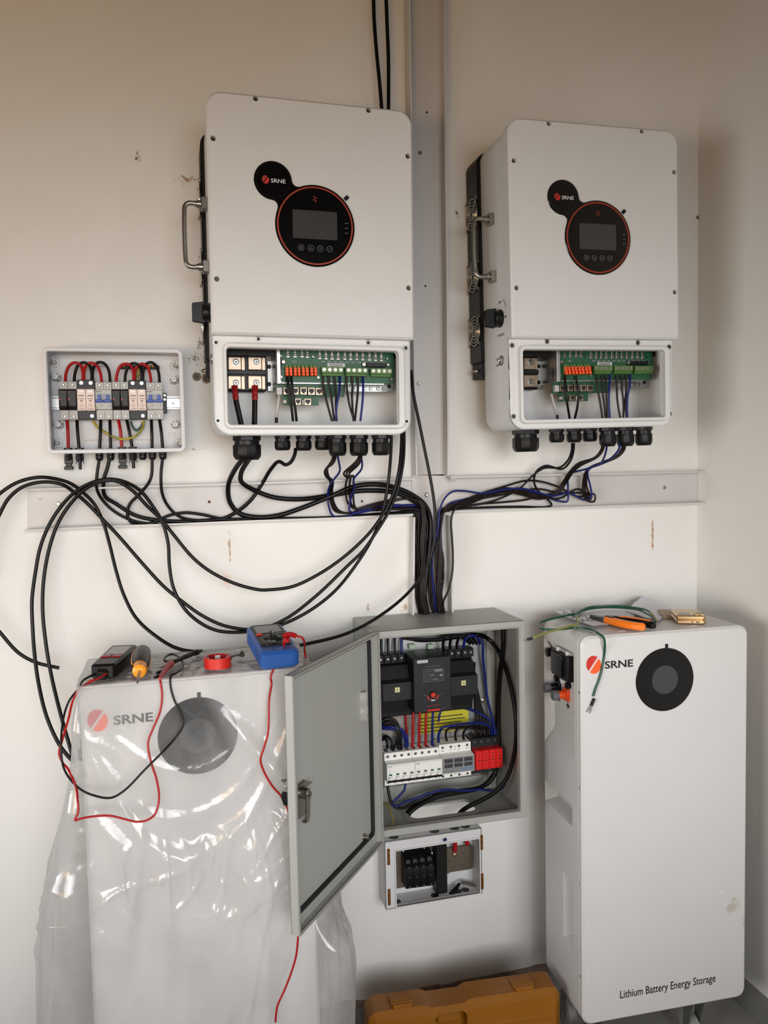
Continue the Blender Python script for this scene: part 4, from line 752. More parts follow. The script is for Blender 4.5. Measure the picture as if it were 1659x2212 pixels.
# the door
DF = frame((X0 + .002, -DC - .006, Z0 - .004), (-.622, -.783, 0), (0, 0, 1), (.783, -.622, 0))
W_, H_ = .396, .497
R4 = lambda e: [(e, e), (W_ - e, e), (W_ - e, H_ - e), (e, H_ - e)]
m = MB(); m.box(0, W_, 0, .0015, 0, H_, 0, DF); m.ring(R4(0), R4(.0018), DF, 0, .019); m.ring(R4(0), R4(.0045), DF, .017, .019, .0006); dr = part('door', m, MG, t)
m = MB(); m.ring(rr(.024, .028, W_ - .004, H_ - .004, .012, 4), rr(.033, .037, W_ - .012, H_ - .012, .008, 4), DF, .0014, .0085, .002); part('door_gasket', m, MRU, dr)
def DP(px, py, h=.002):                            # photograph point on the door's inner face
    o = Vector(DF(0, 0, h)); n = Vector((.783, -.622, 0)); d = ray(px, py); p = EYEP + d * ((o - EYEP).dot(n) / d.dot(n)); r = p - o
    return r.x * -.622 + r.y * -.783, r.z
u, v = DP(650, 1712); um, vm = DP(651, 1728)
L_ = lambda uu, vv, hh: DF(u + uu, v + vv, hh)
m = MB(); m.box(-.013, .013, .0015, .0035, -.048, .022, .0008, L_); m.box(-.014, .010, .0035, .020, .0165, .019, .0004, L_); m.lathe([(.0105, .0035), (.0105, .016)], L_, 18); lk = part('door_lock', m, MST, dr)
m = MB(); m.lathe([(.008, .016), (.008, .019), (.005, .0195), (.005, .024)], L_, 6); P = [(.004, .018), (.006, -.012), (.002, -.022), (-.001, -.036), (.006, -.048)]
m.prism([(-.008, .008), (-.009, -.012), (-.006, -.022), (-.004, -.046), (.002, -.054), (.010, -.048), (.010, -.03), (.008, -.018), (.009, -.010), (.008, .008), (0, .011)][::-1], L_, .0165, .0185); m.box(-.005, .009, .008, .017, -.055, -.052, .0004, L_); part('lock_cam', m, MST, dr)
m = MB(); m.lathe([(.011, 0), (.011, -.008), (.009, -.010)], L_, 18); m.box(-.0012, .0012, -.026, -.008, -.005, .004, 0, L_); m.mi = 1; m.prism([(-.0095, -.006), (.0095, -.006), (.011, -.016), (.006, -.03), (-.006, -.03), (-.011, -.016)], frame(DF(u, v, -.03), tuple(Vector((.783, -.622, 0)) * 1), (0, 0, 1), (.622, .783, 0)), -.0025, .0025, .0008); 
part('door_key', m, [MST, MBK], dr)
m = MB(); cR = Vector(DF(u, v + .012, -.027)); m.tube([cR + Vector((0.783 * .0075 * math.cos(a), -.622 * .0075 * math.cos(a), .0085 * math.sin(a))) for a in [2 * pi * k_ / 18 for k_ in range(18)]], .0011, 6, True); m.box(cR.x - .012, cR.x + .008, cR.y - .001, cR.y + .001, cR.z + .006, cR.z + .011, .0005); part('key_ring', m, MST, dr)
u2, v2 = DP(781, 1524); L2 = lambda uu, vv, hh: DF(u2 + uu, v2 + vv, hh)
m = MB(); rows = []
for k_ in range(13):
    zz = -.032 + .064 * k_ / 12; o_ = .003 * math.sin(k_ * pi / 3) if 0 < k_ < 12 else 0; rows.append([L2(.008 + .0, zz, .0015), L2(.006 + o_, zz, .012), L2(-.002 + o_, zz, .014 + .002 * (k_ % 2)), L2(-.007 + o_, zz, .012), L2(-.008, zz, .0015)])
m.grid(rows); m.poly(rows[0]); m.poly(rows[-1]); part('document_clip', m, MG, dr)
u3, v3 = DP(786, 1808); L3 = lambda uu, vv, hh: DF(u3 + uu, v3 + vv, hh); m = MB(); m.lathe([(.008, .0015), (.008, .003), (.004, .0035), (.0035, .010), (.0045, .0105), (.0045, .014)], L3, 10); part('earth_stud', m, MST, dr)
m = MB(); L4 = lambda uu, vv, hh: DF(W_ - .03 + uu, .01 + vv, hh); m.lathe([(.003, .0015), (.003, .003)], L4, 10); part('rivet', m, MST, dr)

# ---- transfer switch
q7 = lambda a, b: (800 + a * .18686, 1360 + b * .18692)
q8 = lambda a, b: (810 + a * .18686, 1540 + b * .18691)
q6c = lambda a, b: (780 + a * .2351, 1320 + b * .2351)
def bx(mb, zf, a0, b0, a1, b1, d0, d1, bev=.001): # box whose front fills a crop rectangle
    p, q = at(*zf(a0, b1), d1), at(*zf(a1, b0), d1); mb.box(p.x, q.x, -d1, -d0, p.z, q.z, bev); return p.x, q.x, p.z, q.z
t = thing('transfer_switch', 'black automatic transfer switch in the top of the cabinet', 'switch', (.605, -.018, .775))
m = MB(); xl, xr, zb, zt = .482, .738, .7765, .905
m.box(xl + .002, xr - .002, -.046, -.020, .765, .925, .002); part('switch_base', m, MBK, t)
for nm, (a0, a1), (c0, c1, c2, c3) in (('left', (120, 490), (390, 620, 820, 960)), ('right', (925, 1243), (330, 540, 755, 870))):
    m = MB(); x0 = at(*q7(a0, 600), .1).x + (.004 if nm == 'left' else 0); x1 = at(*q7(a1, 600), .1).x; zz = [at(*q7((a0 + a1) / 2, c), d).z for c, d in zip((c0, c1, c2, c3), (.06, .1, .1, .06))]
    P = [(zz[3], .02), (zz[3], .060), (zz[3] + .018, .066), (zz[2] - .004, .076), (zz[2], .100), (zz[1], .100), (zz[1] + .006, .084), (zz[0] - .004, .066), (zz[0], .02)]
    m.prism(P[::-1], frame((x0, 0, 0), (0, 0, 1), (0, -1, 0), (1, 0, 0)), 0, x1 - x0, .001, .001); m.box(x0 + .001, x1 - .001, -.1008, -.1, zz[2] + .004, zz[1] - .006, .0003)
    br = part('switch_pole', m, MDK, t)
    cx, cz = at(*q7(310 if nm == 'left' else 1075, 695 if nm == 'left' else 615), .1).x, at(*q7(310 if nm == 'left' else 1075, 695 if nm == 'left' else 615), .1).z
    m = MB(); m.box(cx - .0062, cx + .0062, -.1025, -.1, cz - .0062, cz + .0062, .0006); m.mi = 1; text(m, 'I' if nm == 'left' else 'ON', FR, cx - (.001 if nm == 'left' else .0036), cz - .003, cx + (.001 if nm == 'left' else .0036), cz + .003, .1026, .02); part('state_window', m, [MYI, MLK], br)
    for j in range(4):
        px = (122, 205, 283, 363)[j] if nm == 'left' else (945, 1020, 1098, 1165)[j]; py = (350, 345, 338, 328)[j] if nm == 'left' else (278, 272, 266, 262)[j]
        c = at(*q7(px, py), .058); m = MB(); m.box(c.x - .0085, c.x + .0085, -.054, -.02, c.z - .012, c.z + .010, .001); m.mi = 1; screw(m, frame((c.x, -.054, c.z), (1, 0, 0), (0, 0, 1), (0, -1, 0)), .0048, .003); part('terminal', m, [MBK, MST], br)
m = MB(); X_ = bx(m, q7, 507, 302, 928, 968, .04, .12, .0015); ct = part('controller', m, MDK, t)
H0 = .12
def Q(a, b): p = at(*q7(a, b), H0); return p.x, p.z
xa, za = Q(541, 392); xb, zb_ = Q(664, 350); m = MB(); m.prism(rr(xa, za, xb, zb_, .002, 3), FR, H0, H0 + .0003); part('brand_plate', m, MLW, ct)
m = MB(); text(m, 'ANDELI', FR, xa + .001, za + .0016, xb - .001, zb_ - .0016, H0 + .0005, .03); part('lettering', m, mat('blue_print', (28, 60, 150), .5), ct)
m = MB(); xa, za = Q(634, 436); xb, zb_ = Q(806, 412); text(m, 'ELECTRONIC', FR, xa, za, xb, zb_, H0 + .0003)
xa, za = Q(580, 665); xb, zb_ = Q(888, 630); text(m, 'Automatic Transfer Switching Equipment', FR, xa, za + .0004, xb, zb_ - .001, H0 + .0003)
xa, za = Q(652, 487); xb, zb_ = Q(733, 468); text(m, 'ADQ2-63', FR, xa, za, xb, zb_, H0 + .0003)
xa, za = Q(618, 610); xb, zb_ = Q(845, 443); R_ = rr(xa, za, xb, zb_, .0015, 2); m.ring(R_, inset(R_, .0007), FR, H0, H0 + .0003)
for k_ in range(6): z_ = za + .0045 + k_ * .0043; m.box(xa + .003, xb - .003 - .012 * (k_ % 2), -H0 - .0003, -H0, z_, z_ + .0005)
for a, b, a2, b2 in ((742, 486, 830, 456), (802, 540, 832, 508), (725, 580, 792, 566), (695, 530, 733, 518)): xa, za = Q(a, b); xb, zb_ = Q(a2, b2); m.box(xa, xb, -H0 - .0005, -H0, za, zb_)
for a, b, s in ((628, 762, 'N'), (827, 745, 'R')): xa, za = Q(a - 7, b + 8); xb, zb_ = Q(a + 7, b - 8); text(m, s, FR, xa, za, xb, zb_, H0 + .0003)
for a, b, s in ((625, 937, 'Auto'), (843, 911, 'Manual')): xa, za = Q(a - (16 if s == 'Auto' else 24), b + 6); xb, zb_ = Q(a + (16 if s == 'Auto' else 24), b - 6); text(m, s, FR, xa, za, xb, zb_, H0 + .0003)
part('lettering', m, MLG, ct)
cx, cz = Q(723, 752); f = frame((cx, -H0, cz), (1, 0, 0), (0, 0, 1), (0, -1, 0)); m = MB(); m.lathe([(.0092, 0), (.0086, .003), (.0064, .003)], f, 24); m.mi = 1; m.lathe([(.0064, .001), (.0064, .0036), (.0055, .0045)], f, 20); part('turn_button', m, [MBK, MRD], ct)
m = MB(); A = lambda a0, a1: [(cx + .0155 * math.cos(math.radians(a0 + (a1 - a0) * k_ / 8)), cz + .0155 * math.sin(math.radians(a0 + (a1 - a0) * k_ / 8))) for k_ in range(9)] + [(cx + .0128 * math.cos(math.radians(a1 + (a0 - a1) * k_ / 8)), cz + .0128 * math.sin(math.radians(a1 + (a0 - a1) * k_ / 8))) for k_ in range(9)]
m.prism(A(188, 240), FR, H0, H0 + .0003); m.prism(A(300, 352), FR, H0, H0 + .0003); m.mi = 1; m.prism(A(250, 290), FR, H0, H0 + .0004); part('position_arc', m, [MRD, MLW], ct)
m = MB(); xa, za = Q(657, 952); xb, zb_ = Q(803, 905); m.box(xa, xb, -H0 - .002, -H0, za + .001, zb_ - .001, .0006); m.box(xa + .004, xa + .011, -H0 - .0045, -H0, za + .003, zb_ - .003, .0008); part('slide_switch', m, MRD, ct)
m = MB(); xa, za = Q(652, 888); xb, zb_ = Q(735, 880); m.box(xa, xb - .002, -H0 - .0003, -H0, za, za + .0008); m.box(xb, xb + .013, -H0 - .0003, -H0, za + .001, za + .0018); part('red_rule', m, MRD, ct)
for a in (480, 695): p = at(*q7(a, 195), .03); m = MB(); m.box(p.x - .008, p.x + .008, -.034, -.018, p.z - .006, p.z + .006, .001); part('control_terminal', m, mat('pale_green', (150, 172, 150), .5) if 'pale_green' not in bpy.data.materials else bpy.data.materials['pale_green'], t)

# ---- row of modules on the lower rail
m = MB(); m.box(.490, .806, -.030, -.018, .617, .652, .001); solo('din_rail', 'steel rail behind the white breakers in the cabinet', 'rail', m, MZN)
def xat(a, b, d): return at(*q8(a, b), d).x
def mcb(x0, x1, label):
    z = 0; t = thing('circuit_breaker', label, 'circuit breaker', ((x0 + x1) / 2, -.024, .598)); n = 4; wd = (x1 - x0) / n
    m = MB(); P = [(.598, .024), (.598, .068), (.6145, .068), (.6165, .092), (.660, .092), (.6625, .068), (.681, .068), (.681, .024)]
    m.prism(P[::-1], frame((x0 + .0003, 0, 0), (0, 0, 1), (0, -1, 0), (1, 0, 0)), 0, x1 - x0 - .0006, .0006, .0006); bd = part('module_body', m, MMW, t)
    for k_ in range(n):
        xc = x0 + wd * (k_ + .5); m = MB()
        for z_ in (.6718, .6062): shole(m, xc, z_, .068, .0046)
        m.mi = 1; m.box(xc - .0045, xc + .0045, -.058, -.036, .681, .6813); part('terminal', m, [MMW, MLK, MST], bd)
        m = MB(); m.box(xc - .0058, xc + .0058, -.0935, -.091, .6215, .6385, .0008); m.box(xc - .0052, xc + .0052, -.100, -.092, .6225, .630, .0012); m.mi = 1; m.box(xc - .004, xc + .004, -.0946, -.0934, .6325, .6365, .0003); part('toggle', m, [MMW, bpy.data.materials.get('dark_green') or mat('dark_green', (20, 84, 48), .5)], bd)
    m = MB(); m.box(x0 + .001, x1 - .001, -.0985, -.091, .6165, .6205, .0008); part('toggle_bar', m, MBK, bd)
    m = MB(); text(m, 'Schneider', FR, x0 + .002, .6542, x0 + .0145, .6575, .0921, .03); m.box(x0 + .0155, x1 - .002, -.0922, -.092, .6572, .6578); part('green_print', m, bpy.data.materials.get('green_print') or mat('green_print', (40, 140, 70), .5), bd)
    m = MB(); text(m, 'iC65N  C63', FR, x0 + .002, .6515, x0 + .013, .6532, .0921, .0); text(m, '400V', FR, x0 + .006, .6405, x0 + .0125, .6422, .0921, .0); part('print', m, MLG, bd)
XA, XB, XC_ = xat(137, 640, .092), xat(463, 620, .092), xat(776, 590, .092)
mcb(XA, XB, 'white four pole breaker at the left end of the cabinet row'); mcb(XB, XC_, 'white four pole breaker beside the digital meter in the cabinet row')
x0, x1 = XC_, xat(1150, 560, .092)
t = thing('protection_meter', 'white voltage protector with a grey six number display in the cabinet row', 'meter', ((x0 + x1) / 2, -.024, .598))
m = MB(); P = [(.598, .024), (.598, .068), (.6165, .068), (.6185, .092), (.661, .092), (.664, .068), (.6865, .068), (.6865, .024)]; m.prism(P[::-1], frame((x0 + .0004, 0, 0), (0, 0, 1), (0, -1, 0), (1, 0, 0)), 0, x1 - x0 - .0006, .0006, .0006); bd = part('module_body', m, MMW, t)
wd = x1 - x0
for nm, k_ in zip(('N', 'L1', 'L2', 'L3'), range(4)):
    xc = x0 + wd * (.115 + .255 * k_); m = MB(); shole(m, xc, .6785, .068, .0042); shole(m, xc, .6035, .068, .0042); part('terminal', m, [MMW, MLK, MST], bd)
    m = MB(); text(m, nm, FR, xc - .003, .6685, xc + .003, .6718, .0683, .01); text(m, nm, FR, xc - .003, .6100, xc + .003, .6133, .0683, .01); part('print', m, MLK, bd)
m = MB(); xm = x0 + wd * .5; text(m, 'IN', FR, xm - .0025, .677, xm + .0025, .6795, .0683); text(m, 'OUT', FR, xm - .0035, .6128, xm + .0035, .6150, .0683)
for z_ in (.6725, .6075): m.box(xm - .0003, xm + .0003, -.0683, -.068, z_ - .0025, z_ + .0025); m.prism([(xm - .0012, z_ - .002), (xm, z_ - .0042), (xm + .0012, z_ - .002)], FR, .068, .0683)
part('print', m, MLK, bd)
m = MB(); m.box(x0 + .001, x1 - .0012, -.0928, -.0915, .6195, .6602, .0004); mf = part('meter_face', m, MMG, bd)
for r_ in range(2):
    for c_ in range(3):
        xa = x0 + wd * (.07 + .305 * c_); za = .6465 - .0125 * r_; m = MB(); m.box(xa, xa + wd * .255, -.0932, -.0927, za, za + .0098, .0002)
        m.mi = 1
        for d_ in range(3):
            xd = xa + wd * (.012 + .082 * d_); h_, w2 = .0076, wd * .058; z_ = za + .0011
            for (ax, az, bx_, bz) in ((0, 0, 1, 0), (0, .5, 1, .5), (0, 1, 1, 1), (0, 0, 0, .5), (1, 0, 1, .5), (0, .5, 0, 1), (1, .5, 1, 1)):
                m.box(xd + ax * w2 - .0003, xd + bx_ * w2 + .0003, -.0934, -.0931, z_ + az * h_ - .0003, z_ + bz * h_ + .0003)
        part('digit_window', m, [MBK, MLG], mf)
for k_ in range(4):
    xc = x0 + wd * (.62 + .095 * k_); m = MB(); f = frame((xc, -.0928, .6275), (1, 0, 0), (0, 0, 1), (0, -1, 0)); m.ring(circ(0, 0, .0032, 14), circ(0, 0, .0022, 14), f, 0, .0006); m.cyl(f, .001, 0, .0005, 8); part('meter_button', m, bpy.data.materials.get('light_blue_print') or mat('light_blue_print', (60, 130, 190), .5), mf)
m = MB()
for k_, s in enumerate(('V', 'A', '<', '>')): xc = x0 + wd * (.09 + .075 * k_); text(m, s, FR, xc - .0015, .6245, xc + .0015, .628, .0931)
part('print', m, MLK, mf)
x0, x1 = xat(1160, 520, .085), xat(1476, 500, .085)
t = thing('surge_protector', 'red surge protector with grey base at the right end of the cabinet row', 'surge protector', ((x0 + x1) / 2, -.024, .600))
m = MB(); m.box(x0 - .003, x1 - .003, -.062, -.024, .598, .690, .0012); sb = part('module_body', m, MDK, t); wd = (x1 - x0) / 4
for k_ in range(4):
    xc = x0 + wd * (k_ + .5); m = MB(); f = frame((xc - .002, -.062, .681), (1, 0, 0), (0, 0, 1), (0, -1, 0)); m.cyl(f, .003, 0, .0006, 10); part('screw', m, MST, sb)
    m = MB(); m.box(xc - wd / 2 + .0003, xc + wd / 2 - .0003, -.088, -.058, .6155, .6665, .002); m.box(xc - wd * .38, xc + wd * .38, -.0886, -.0875, .619, .632, .0003); c = part('plug_cartridge', m, MRP, t)
    m = MB(); m.prism([(xc - .0025, .6575), (xc, .6540), (xc + .0025, .6575), (xc + .0012, .6575), (xc, .6595), (xc - .0012, .6575)], FR, .088, .0884)
    m.ring(rr(xc - .004, .619, xc + .004, .632, .0005, 1), rr(xc - .0036, .6194, xc + .0036, .6316, .0004, 1), FR, .0884, .0888); m.box(xc - .003, xc + .003, -.0884, -.088, .6475, .649); m.box(xc - .004, xc + .004, -.0884, -.088, .6385, .6415); part('print', m, mat('dark_red_print', (110, 10, 12), .5) if 'dark_red_print' not in bpy.data.materials else bpy.data.materials['dark_red_print'], c)
c = at(*q8(1325, 645), .062); m = MB(); m.cyl(frame((c.x, -.062, c.z), (1, 0, 0), (0, 0, 1), (0, -1, 0)), .003, 0, .0006, 10); part('screw', m, MST, sb)
# ---- wiring inside the cabinet
CW = 'wires inside the cabinet'
def cw(label, pts, dep, mt, r=.0033, zf=q6c, name='cabinet_wire'): return cable(name, label, cb(pts, dep, zf), r, mt, None, 'wire')
for i, (a, b, nm) in enumerate(((480, 470, 'left'), (540, 532, 'middle'), (598, 594, 'right'))): cw(f'straight red wire from the transfer switch to the breakers, {nm} of three', [(a, 930), (a - 4, 1050), (b, 1250)], [.05, .052, .048], MRW, .0036)
cw('dark red wire behind the left edge of the transfer switch controller', [(410, 930), (412, 1030), (424, 1140)], [.024, .024, .024], MRB, .0032)
cw('blue wire straight down from the transfer switch to the breakers', [(660, 930), (655, 1060), (654, 1230)], [.05, .052, .048], MBL, .0034)
t = thing('cabinet_wire', 'short blue wire end with bare copper below the controller', 'wire', at(*q6c(722, 930), .04))
P = crv([at(*q6c(a, b), .045) for a, b in ((735, 915), (722, 950), (712, 1012), (709, 1048))], 6); part('sheath', MB().tube(P[:13], .003, 8), MBL, t); part('bare_copper', MB().tube(P[12:], .002, 6), MCU, t)
cw('blue wire arching from the voltage protector to the surge protector', [(712, 1205), (714, 1130), (745, 1075), (850, 1050), (1000, 1030), (1130, 1032), (1190, 1075), (1205, 1160)], [.05, .055, .06, .06, .056, .05, .05, .048], MBL, .0034)
for i, (a, nm) in enumerate(((782, 'first'), (868, 'second'), (942, 'third'))): cw(f'brown wire hooking out of the voltage protector, {nm} from the left', [(a + 5, 1190), (a - 4, 1130), (a + 10 + 4 * i, 1090), (a + 80, 1072), (1030, 1062 + 6 * i), (1110 + 20 * i, 1080), (1040 + 60 * i, 1130), (1040 + 58 * i, 1165)], [.05, .055, .06, .06, .05, .045, .045, .045], MCN, .0032)
for i in range(4): cw(f'black wire rising from the surge protector behind the blue arch, {"first second third fourth".split()[i]} from the left', [(1045 + 45 * i, 1170), (1050 + 42 * i, 1100), (1070 + 30 * i, 1000), (1060 + 16 * i, 900), (1050 + 8 * i, 760), (1040, 600), (1010 + 10 * i, 470)], [.044, .04, .034, .028, .026, .026, .03], MCB, .0034)
cw('blue wire running down the right side of the plate to the surge protector', [(1105, 235), (1118, 300), (1120, 430), (1138, 600), (1160, 800), (1195, 950), (1218, 1050), (1226, 1150)], [.04, .044, .04, .036, .036, .04, .044, .046], MBL, .0036)
cw('dark blue wire crossing the yellow label', [(835, 890), (900, 882), (1000, 905), (1090, 940), (1170, 990), (1225, 1060), (1240, 1150)], [.04, .034, .032, .032, .036, .042, .046], MBL, .0034)
for i in range(5): cw(f'black wire curving from the left wall into the left breaker, {"lowest second middle fourth highest".split()[i]} of five', [(185, 1165 - 40 * i), (235, 1120 - 36 * i), (290 + 8 * i, 1120 - 26 * i), (330 + 6 * i, 1165 - 16 * i), (236 + 32 * i + (8 if i > 2 else 0), 1265)] if i > 1 else [(190, 1190 - 30 * i), (215 + 20 * i, 1170 - 20 * i), (238 + 42 * i, 1200), (238 + 42 * i, 1265)], [.03, .04, .048, .052, .05] if i > 1 else [.03, .04, .05, .05], MCB, .0034)
cw('blue wire bending from the left wall into the left breaker, upper one', [(180, 1062), (250, 1062), (330, 1075), (390, 1105), (418, 1160), (425, 1245)], [.03, .042, .05, .052, .052, .05], MBL, .0038)
cw('blue wire bending from the left wall into the left breaker, lower one', [(180, 1080), (250, 1082), (320, 1092), (372, 1120), (400, 1170), (408, 1245)], [.03, .038, .044, .046, .048, .048], MBL, .0036)
for i in range(4): cw(f'black wire from the cabinet top into the left pole of the transfer switch, {"first second third fourth".split()[i]}', [(190 + 62 * i, 200), (186 + 62 * i, 300), (188 + 62 * i, 400), (186 + 62 * i, 445)], [.03, .036, .04, .036], MCB if i < 3 else MBL, .0036)
for i in range(4): cw(f'black wire hooping over the right pole of the transfer switch, {"first second third fourth".split()[i]}', [(760 + 64 * i, 400), (752 + 64 * i, 300), (775 + 66 * i, 240), (840 + 62 * i, 225), (930 + 45 * i, 240), (1000 + 30 * i, 300)], [.04, .055, .066, .066, .06, .04], MCB if i < 3 else MBL, .0036)
for i in range(3): cw(f'black wire slung under the cabinet roof, {"front middle rear".split()[i]} of three', [(380 + 40 * i, 250 + 4 * i), (520, 262 + 5 * i), (700, 262 + 4 * i), (860, 240 + 4 * i), (1000, 225 + 3 * i)], [.06 - .012 * i] * 5, MCB, .0036)
def onright(a, b, x): return (at_x(*q6c(a, b), x),)
cable('feed_cable', 'thick black cable sweeping down the right side of the cabinet, nearer one', cb([(1010, 218), (1110, 225), (1190, 275)], [.05, .07, .095], q6c) + [onright(1270, 385, .803), onright(1340, 560, .806), onright(1390, 760, .808), onright(1420, 960, .808), onright(1425, 1160, .808), onright(1395, 1370, .805)] + cb([(1335, 1540), (1230, 1660), (1090, 1745), (980, 1800), (905, 1860), (870, 1960)], [.135, .125, .112, .1, .09, .085], q6c), .0058, MCB)
cable('feed_cable', 'thick black cable straight down the right wall of the cabinet, farther one', [onright(1305, 175, .806), onright(1308, 260, .807), onright(1300, 400, .808), onright(1275, 580, .808), onright(1262, 800, .808), onright(1258, 1000, .808), onright(1262, 1150, .808), onright(1264, 1300, .806)] + cb([(1245, 1450), (1185, 1560), (1080, 1625), (900, 1655), (720, 1690), (560, 1760), (450, 1830), (400, 1905)], [.055, .056, .06, .066, .072, .08, .086, .09], q6c), .0064, MCB)
cable('feed_cable', 'black wire looping under the breaker row to the cabinet floor opening', cb([(243, 1590), (252, 1660), (275, 1750), (330, 1808), (400, 1805), (480, 1762), (600, 1690), (760, 1658), (1000, 1640), (1130, 1590), (1220, 1490)], [.055, .06, .066, .07, .076, .08, .08, .076, .07, .06, .05], q6c), .0038, MCB)
cable('feed_cable', 'second black cable lying beside the loop under the breaker row', cb([(1060, 1640), (900, 1672), (740, 1700), (600, 1752), (500, 1810), (440, 1870), (425, 1950)], [.06, .068, .074, .082, .09, .094, .094], q6c), .005, MCB)
cw('blue wire from the left breaker looping under the row', [(408, 1585), (398, 1640), (350, 1700), (305, 1745), (292, 1780), (330, 1790), (400, 1755), (520, 1715), (640, 1668), (780, 1640), (950, 1650), (1100, 1640), (1200, 1650), (1290, 1630), (1330, 1540), (1310, 1440)], [.055, .06, .064, .066, .068, .072, .076, .082, .086, .086, .08, .078, .08, .07, .05, .04], MBL, .0032)

# ================================================================== small terminal box below the cabinet
z7 = lambda a, b: (780 + a * .1929, 1760 + b * .1929)
X0, X1, Z0, Z1, DS = .4857, .7485, .2755, .4535, .07
t = thing('terminal_box', 'small open white plastic box under the cabinet with copper plates inside', 'box', ((X0 + X1) / 2, 0, Z0))
m = MB(); O = rr(X0, Z0, X1, Z1, .002, 2); m.ring(O, rr(X0 + .0025, Z0 + .0025, X1 - .0025, Z1 - .0025, .001, 2), FR, 0, DS - .003, .0005); m.box(X0 + .001, X1 - .001, -.004, 0, Z0 + .001, Z1 - .001); sh = part('box_shell', m, MSB, t)
m = MB(); W0 = rr(.5145, .2795, .7405, .4255, .001, 2); m.ring(O, W0, FR, DS - .006, DS - .003); R_ = rr(.511, .277, .7435, .429, .001, 2); m.ring(R_, W0, FR, DS - .016, DS, .0005); part('front_frame', m, MSB, t)
for a, b0, b1 in ((309, 380, 562), (316, 830, 1012), (1350, 224, 392), (1357, 655, 832)):
    p, q = at(*z7(a, b1), DS - .003), at(*z7(a, b0), DS - .003); m = MB(); m.box(p.x - .0036, p.x + .0036, -DS + .001, -DS + .004, p.z, q.z, .0008)
    zc = (p.z + q.z) / 2
    for s in (-1, 1): m.lathe([(.003, 0), (.003, .0012), (.0012, .0016)], frame((p.x, -DS - .0005 + .0015, zc + s * .009), (1, 0, 0), (0, 0, 1), (0, -1, 0)), 8); m.box(p.x - .0014, p.x + .0014, -DS - .001, -DS + .001, zc + s * .004 - .002, zc + s * .004 + .002, .0005)
    part('brass_clip', m, MBR, t)
for a, b in ((365, 255), (822, 188), (1045, 152), (1165, 132)):
    p = at_z(*z7(a, b), Z1); m = MB(); f = frame((p.x, max(min(p.y, -.02), -.05), Z1 + .0002), (1, 0, 0), (0, 1, 0), (0, 0, 1)); m.ring(circ(0, 0, .0145, 24), circ(0, 0, .0125, 24), f, -.0004, .0006); m.mi = 1; m.cyl(f, .0122, -.0004, .0002, 24); part('knockout', m, [MGP, MLK], sh)
for a, b in ((400, 968), (825, 900), (1085, 850), (1165, 835)):
    p = at_z(*z7(a, b), Z0 + .0035); m = MB(); f = frame((p.x, p.y, Z0 + .0026), (1, 0, 0), (0, 1, 0), (0, 0, 1)); m.cyl(f, .0105, 0, .0004, 24); part('knockout', m, MLK, sh)
p, q = at(*z7(962, 652), .02), at(*z7(1252, 338), .02); m = MB(); m.prism(rr(p.x, p.z, q.x, q.z, .006, 3), FR, .017, .020, .0005); pl = part('copper_plate', m, mat('dull_plate', (150, 138, 122), .35, .9, .15, 20), t)
for a, b in ((1145, 430), (1217, 480), (1047, 570), (1147, 553), (1210, 575), (976, 517), (1205, 345), (1222, 370), (975, 640)):
    c = at(*z7(a, b), .02); m = MB(); f = frame((c.x, -.02, c.z), (1, 0, 0), (0, 0, 1), (0, -1, 0)); m.ring(circ(0, 0, .0042, 14), circ(0, 0, .0026, 14), f, 0, .0012, .0004); m.mi = 1; m.cyl(f, .0025, 0, .0005, 10); part('threaded_hole', m, [MST, MST], pl)
c = at(*z7(1045, 440), .02); m = MB(); f = frame((c.x, -.02, c.z), (1, 0, 0), (0, 0, 1), (0, -1, 0)); m.lathe([(.0075, 0), (.0075, .002), (.006, .002), (.006, .007), (.0035, .008)], f, 6); part('plate_bolt', m, MCP, pl)
m = MB(); m.tube([at(*z7(a, b), d) for a, b, d in ((1050, 405, .026), (1052, 350, .03), (1055, 290, .03))], [.006, .006, .005], 10); part('red_cap', m, MRW, pl)
m = MB(); m.tube([at(*z7(a, b), d) for a, b, d in ((1195, 330, .024), (1180, 300, .026), (1165, 290, .026))], [.006, .006, .005], 10); part('red_cap', m, MRW, pl)
p, q = at(*z7(386, 830), .012), at(*z7(860, 350), .012); m = MB(); m.box(p.x, q.x, -.012, -.009, p.z, q.z, .0005); pb = part('copper_plate', m, bpy.data.materials['dull_plate'], t)
for a, b in ((470, 420), (705, 385), (800, 435)):
    c = at(*z7(a, b), .012); m = MB(); m.lathe([(.005, 0), (.005, .003), (.003, .004)], frame((c.x, -.012, c.z), (1, 0, 0), (0, 0, 1), (0, -1, 0)), 8); part('plate_bolt', m, MST, pb)
p, q = at(*z7(848, 900), .045), at(*z7(962, 330), .045); m = MB(); m.box(p.x, q.x, -.045, -.015, Z0 + .004, q.z, .002); part('divider', m, MBKM, t)
tb = thing('terminal_block', 'black four way terminal block in the left half of the small box', 'terminal block', (at(*z7(640, 700), .05).x, -.012, .30))
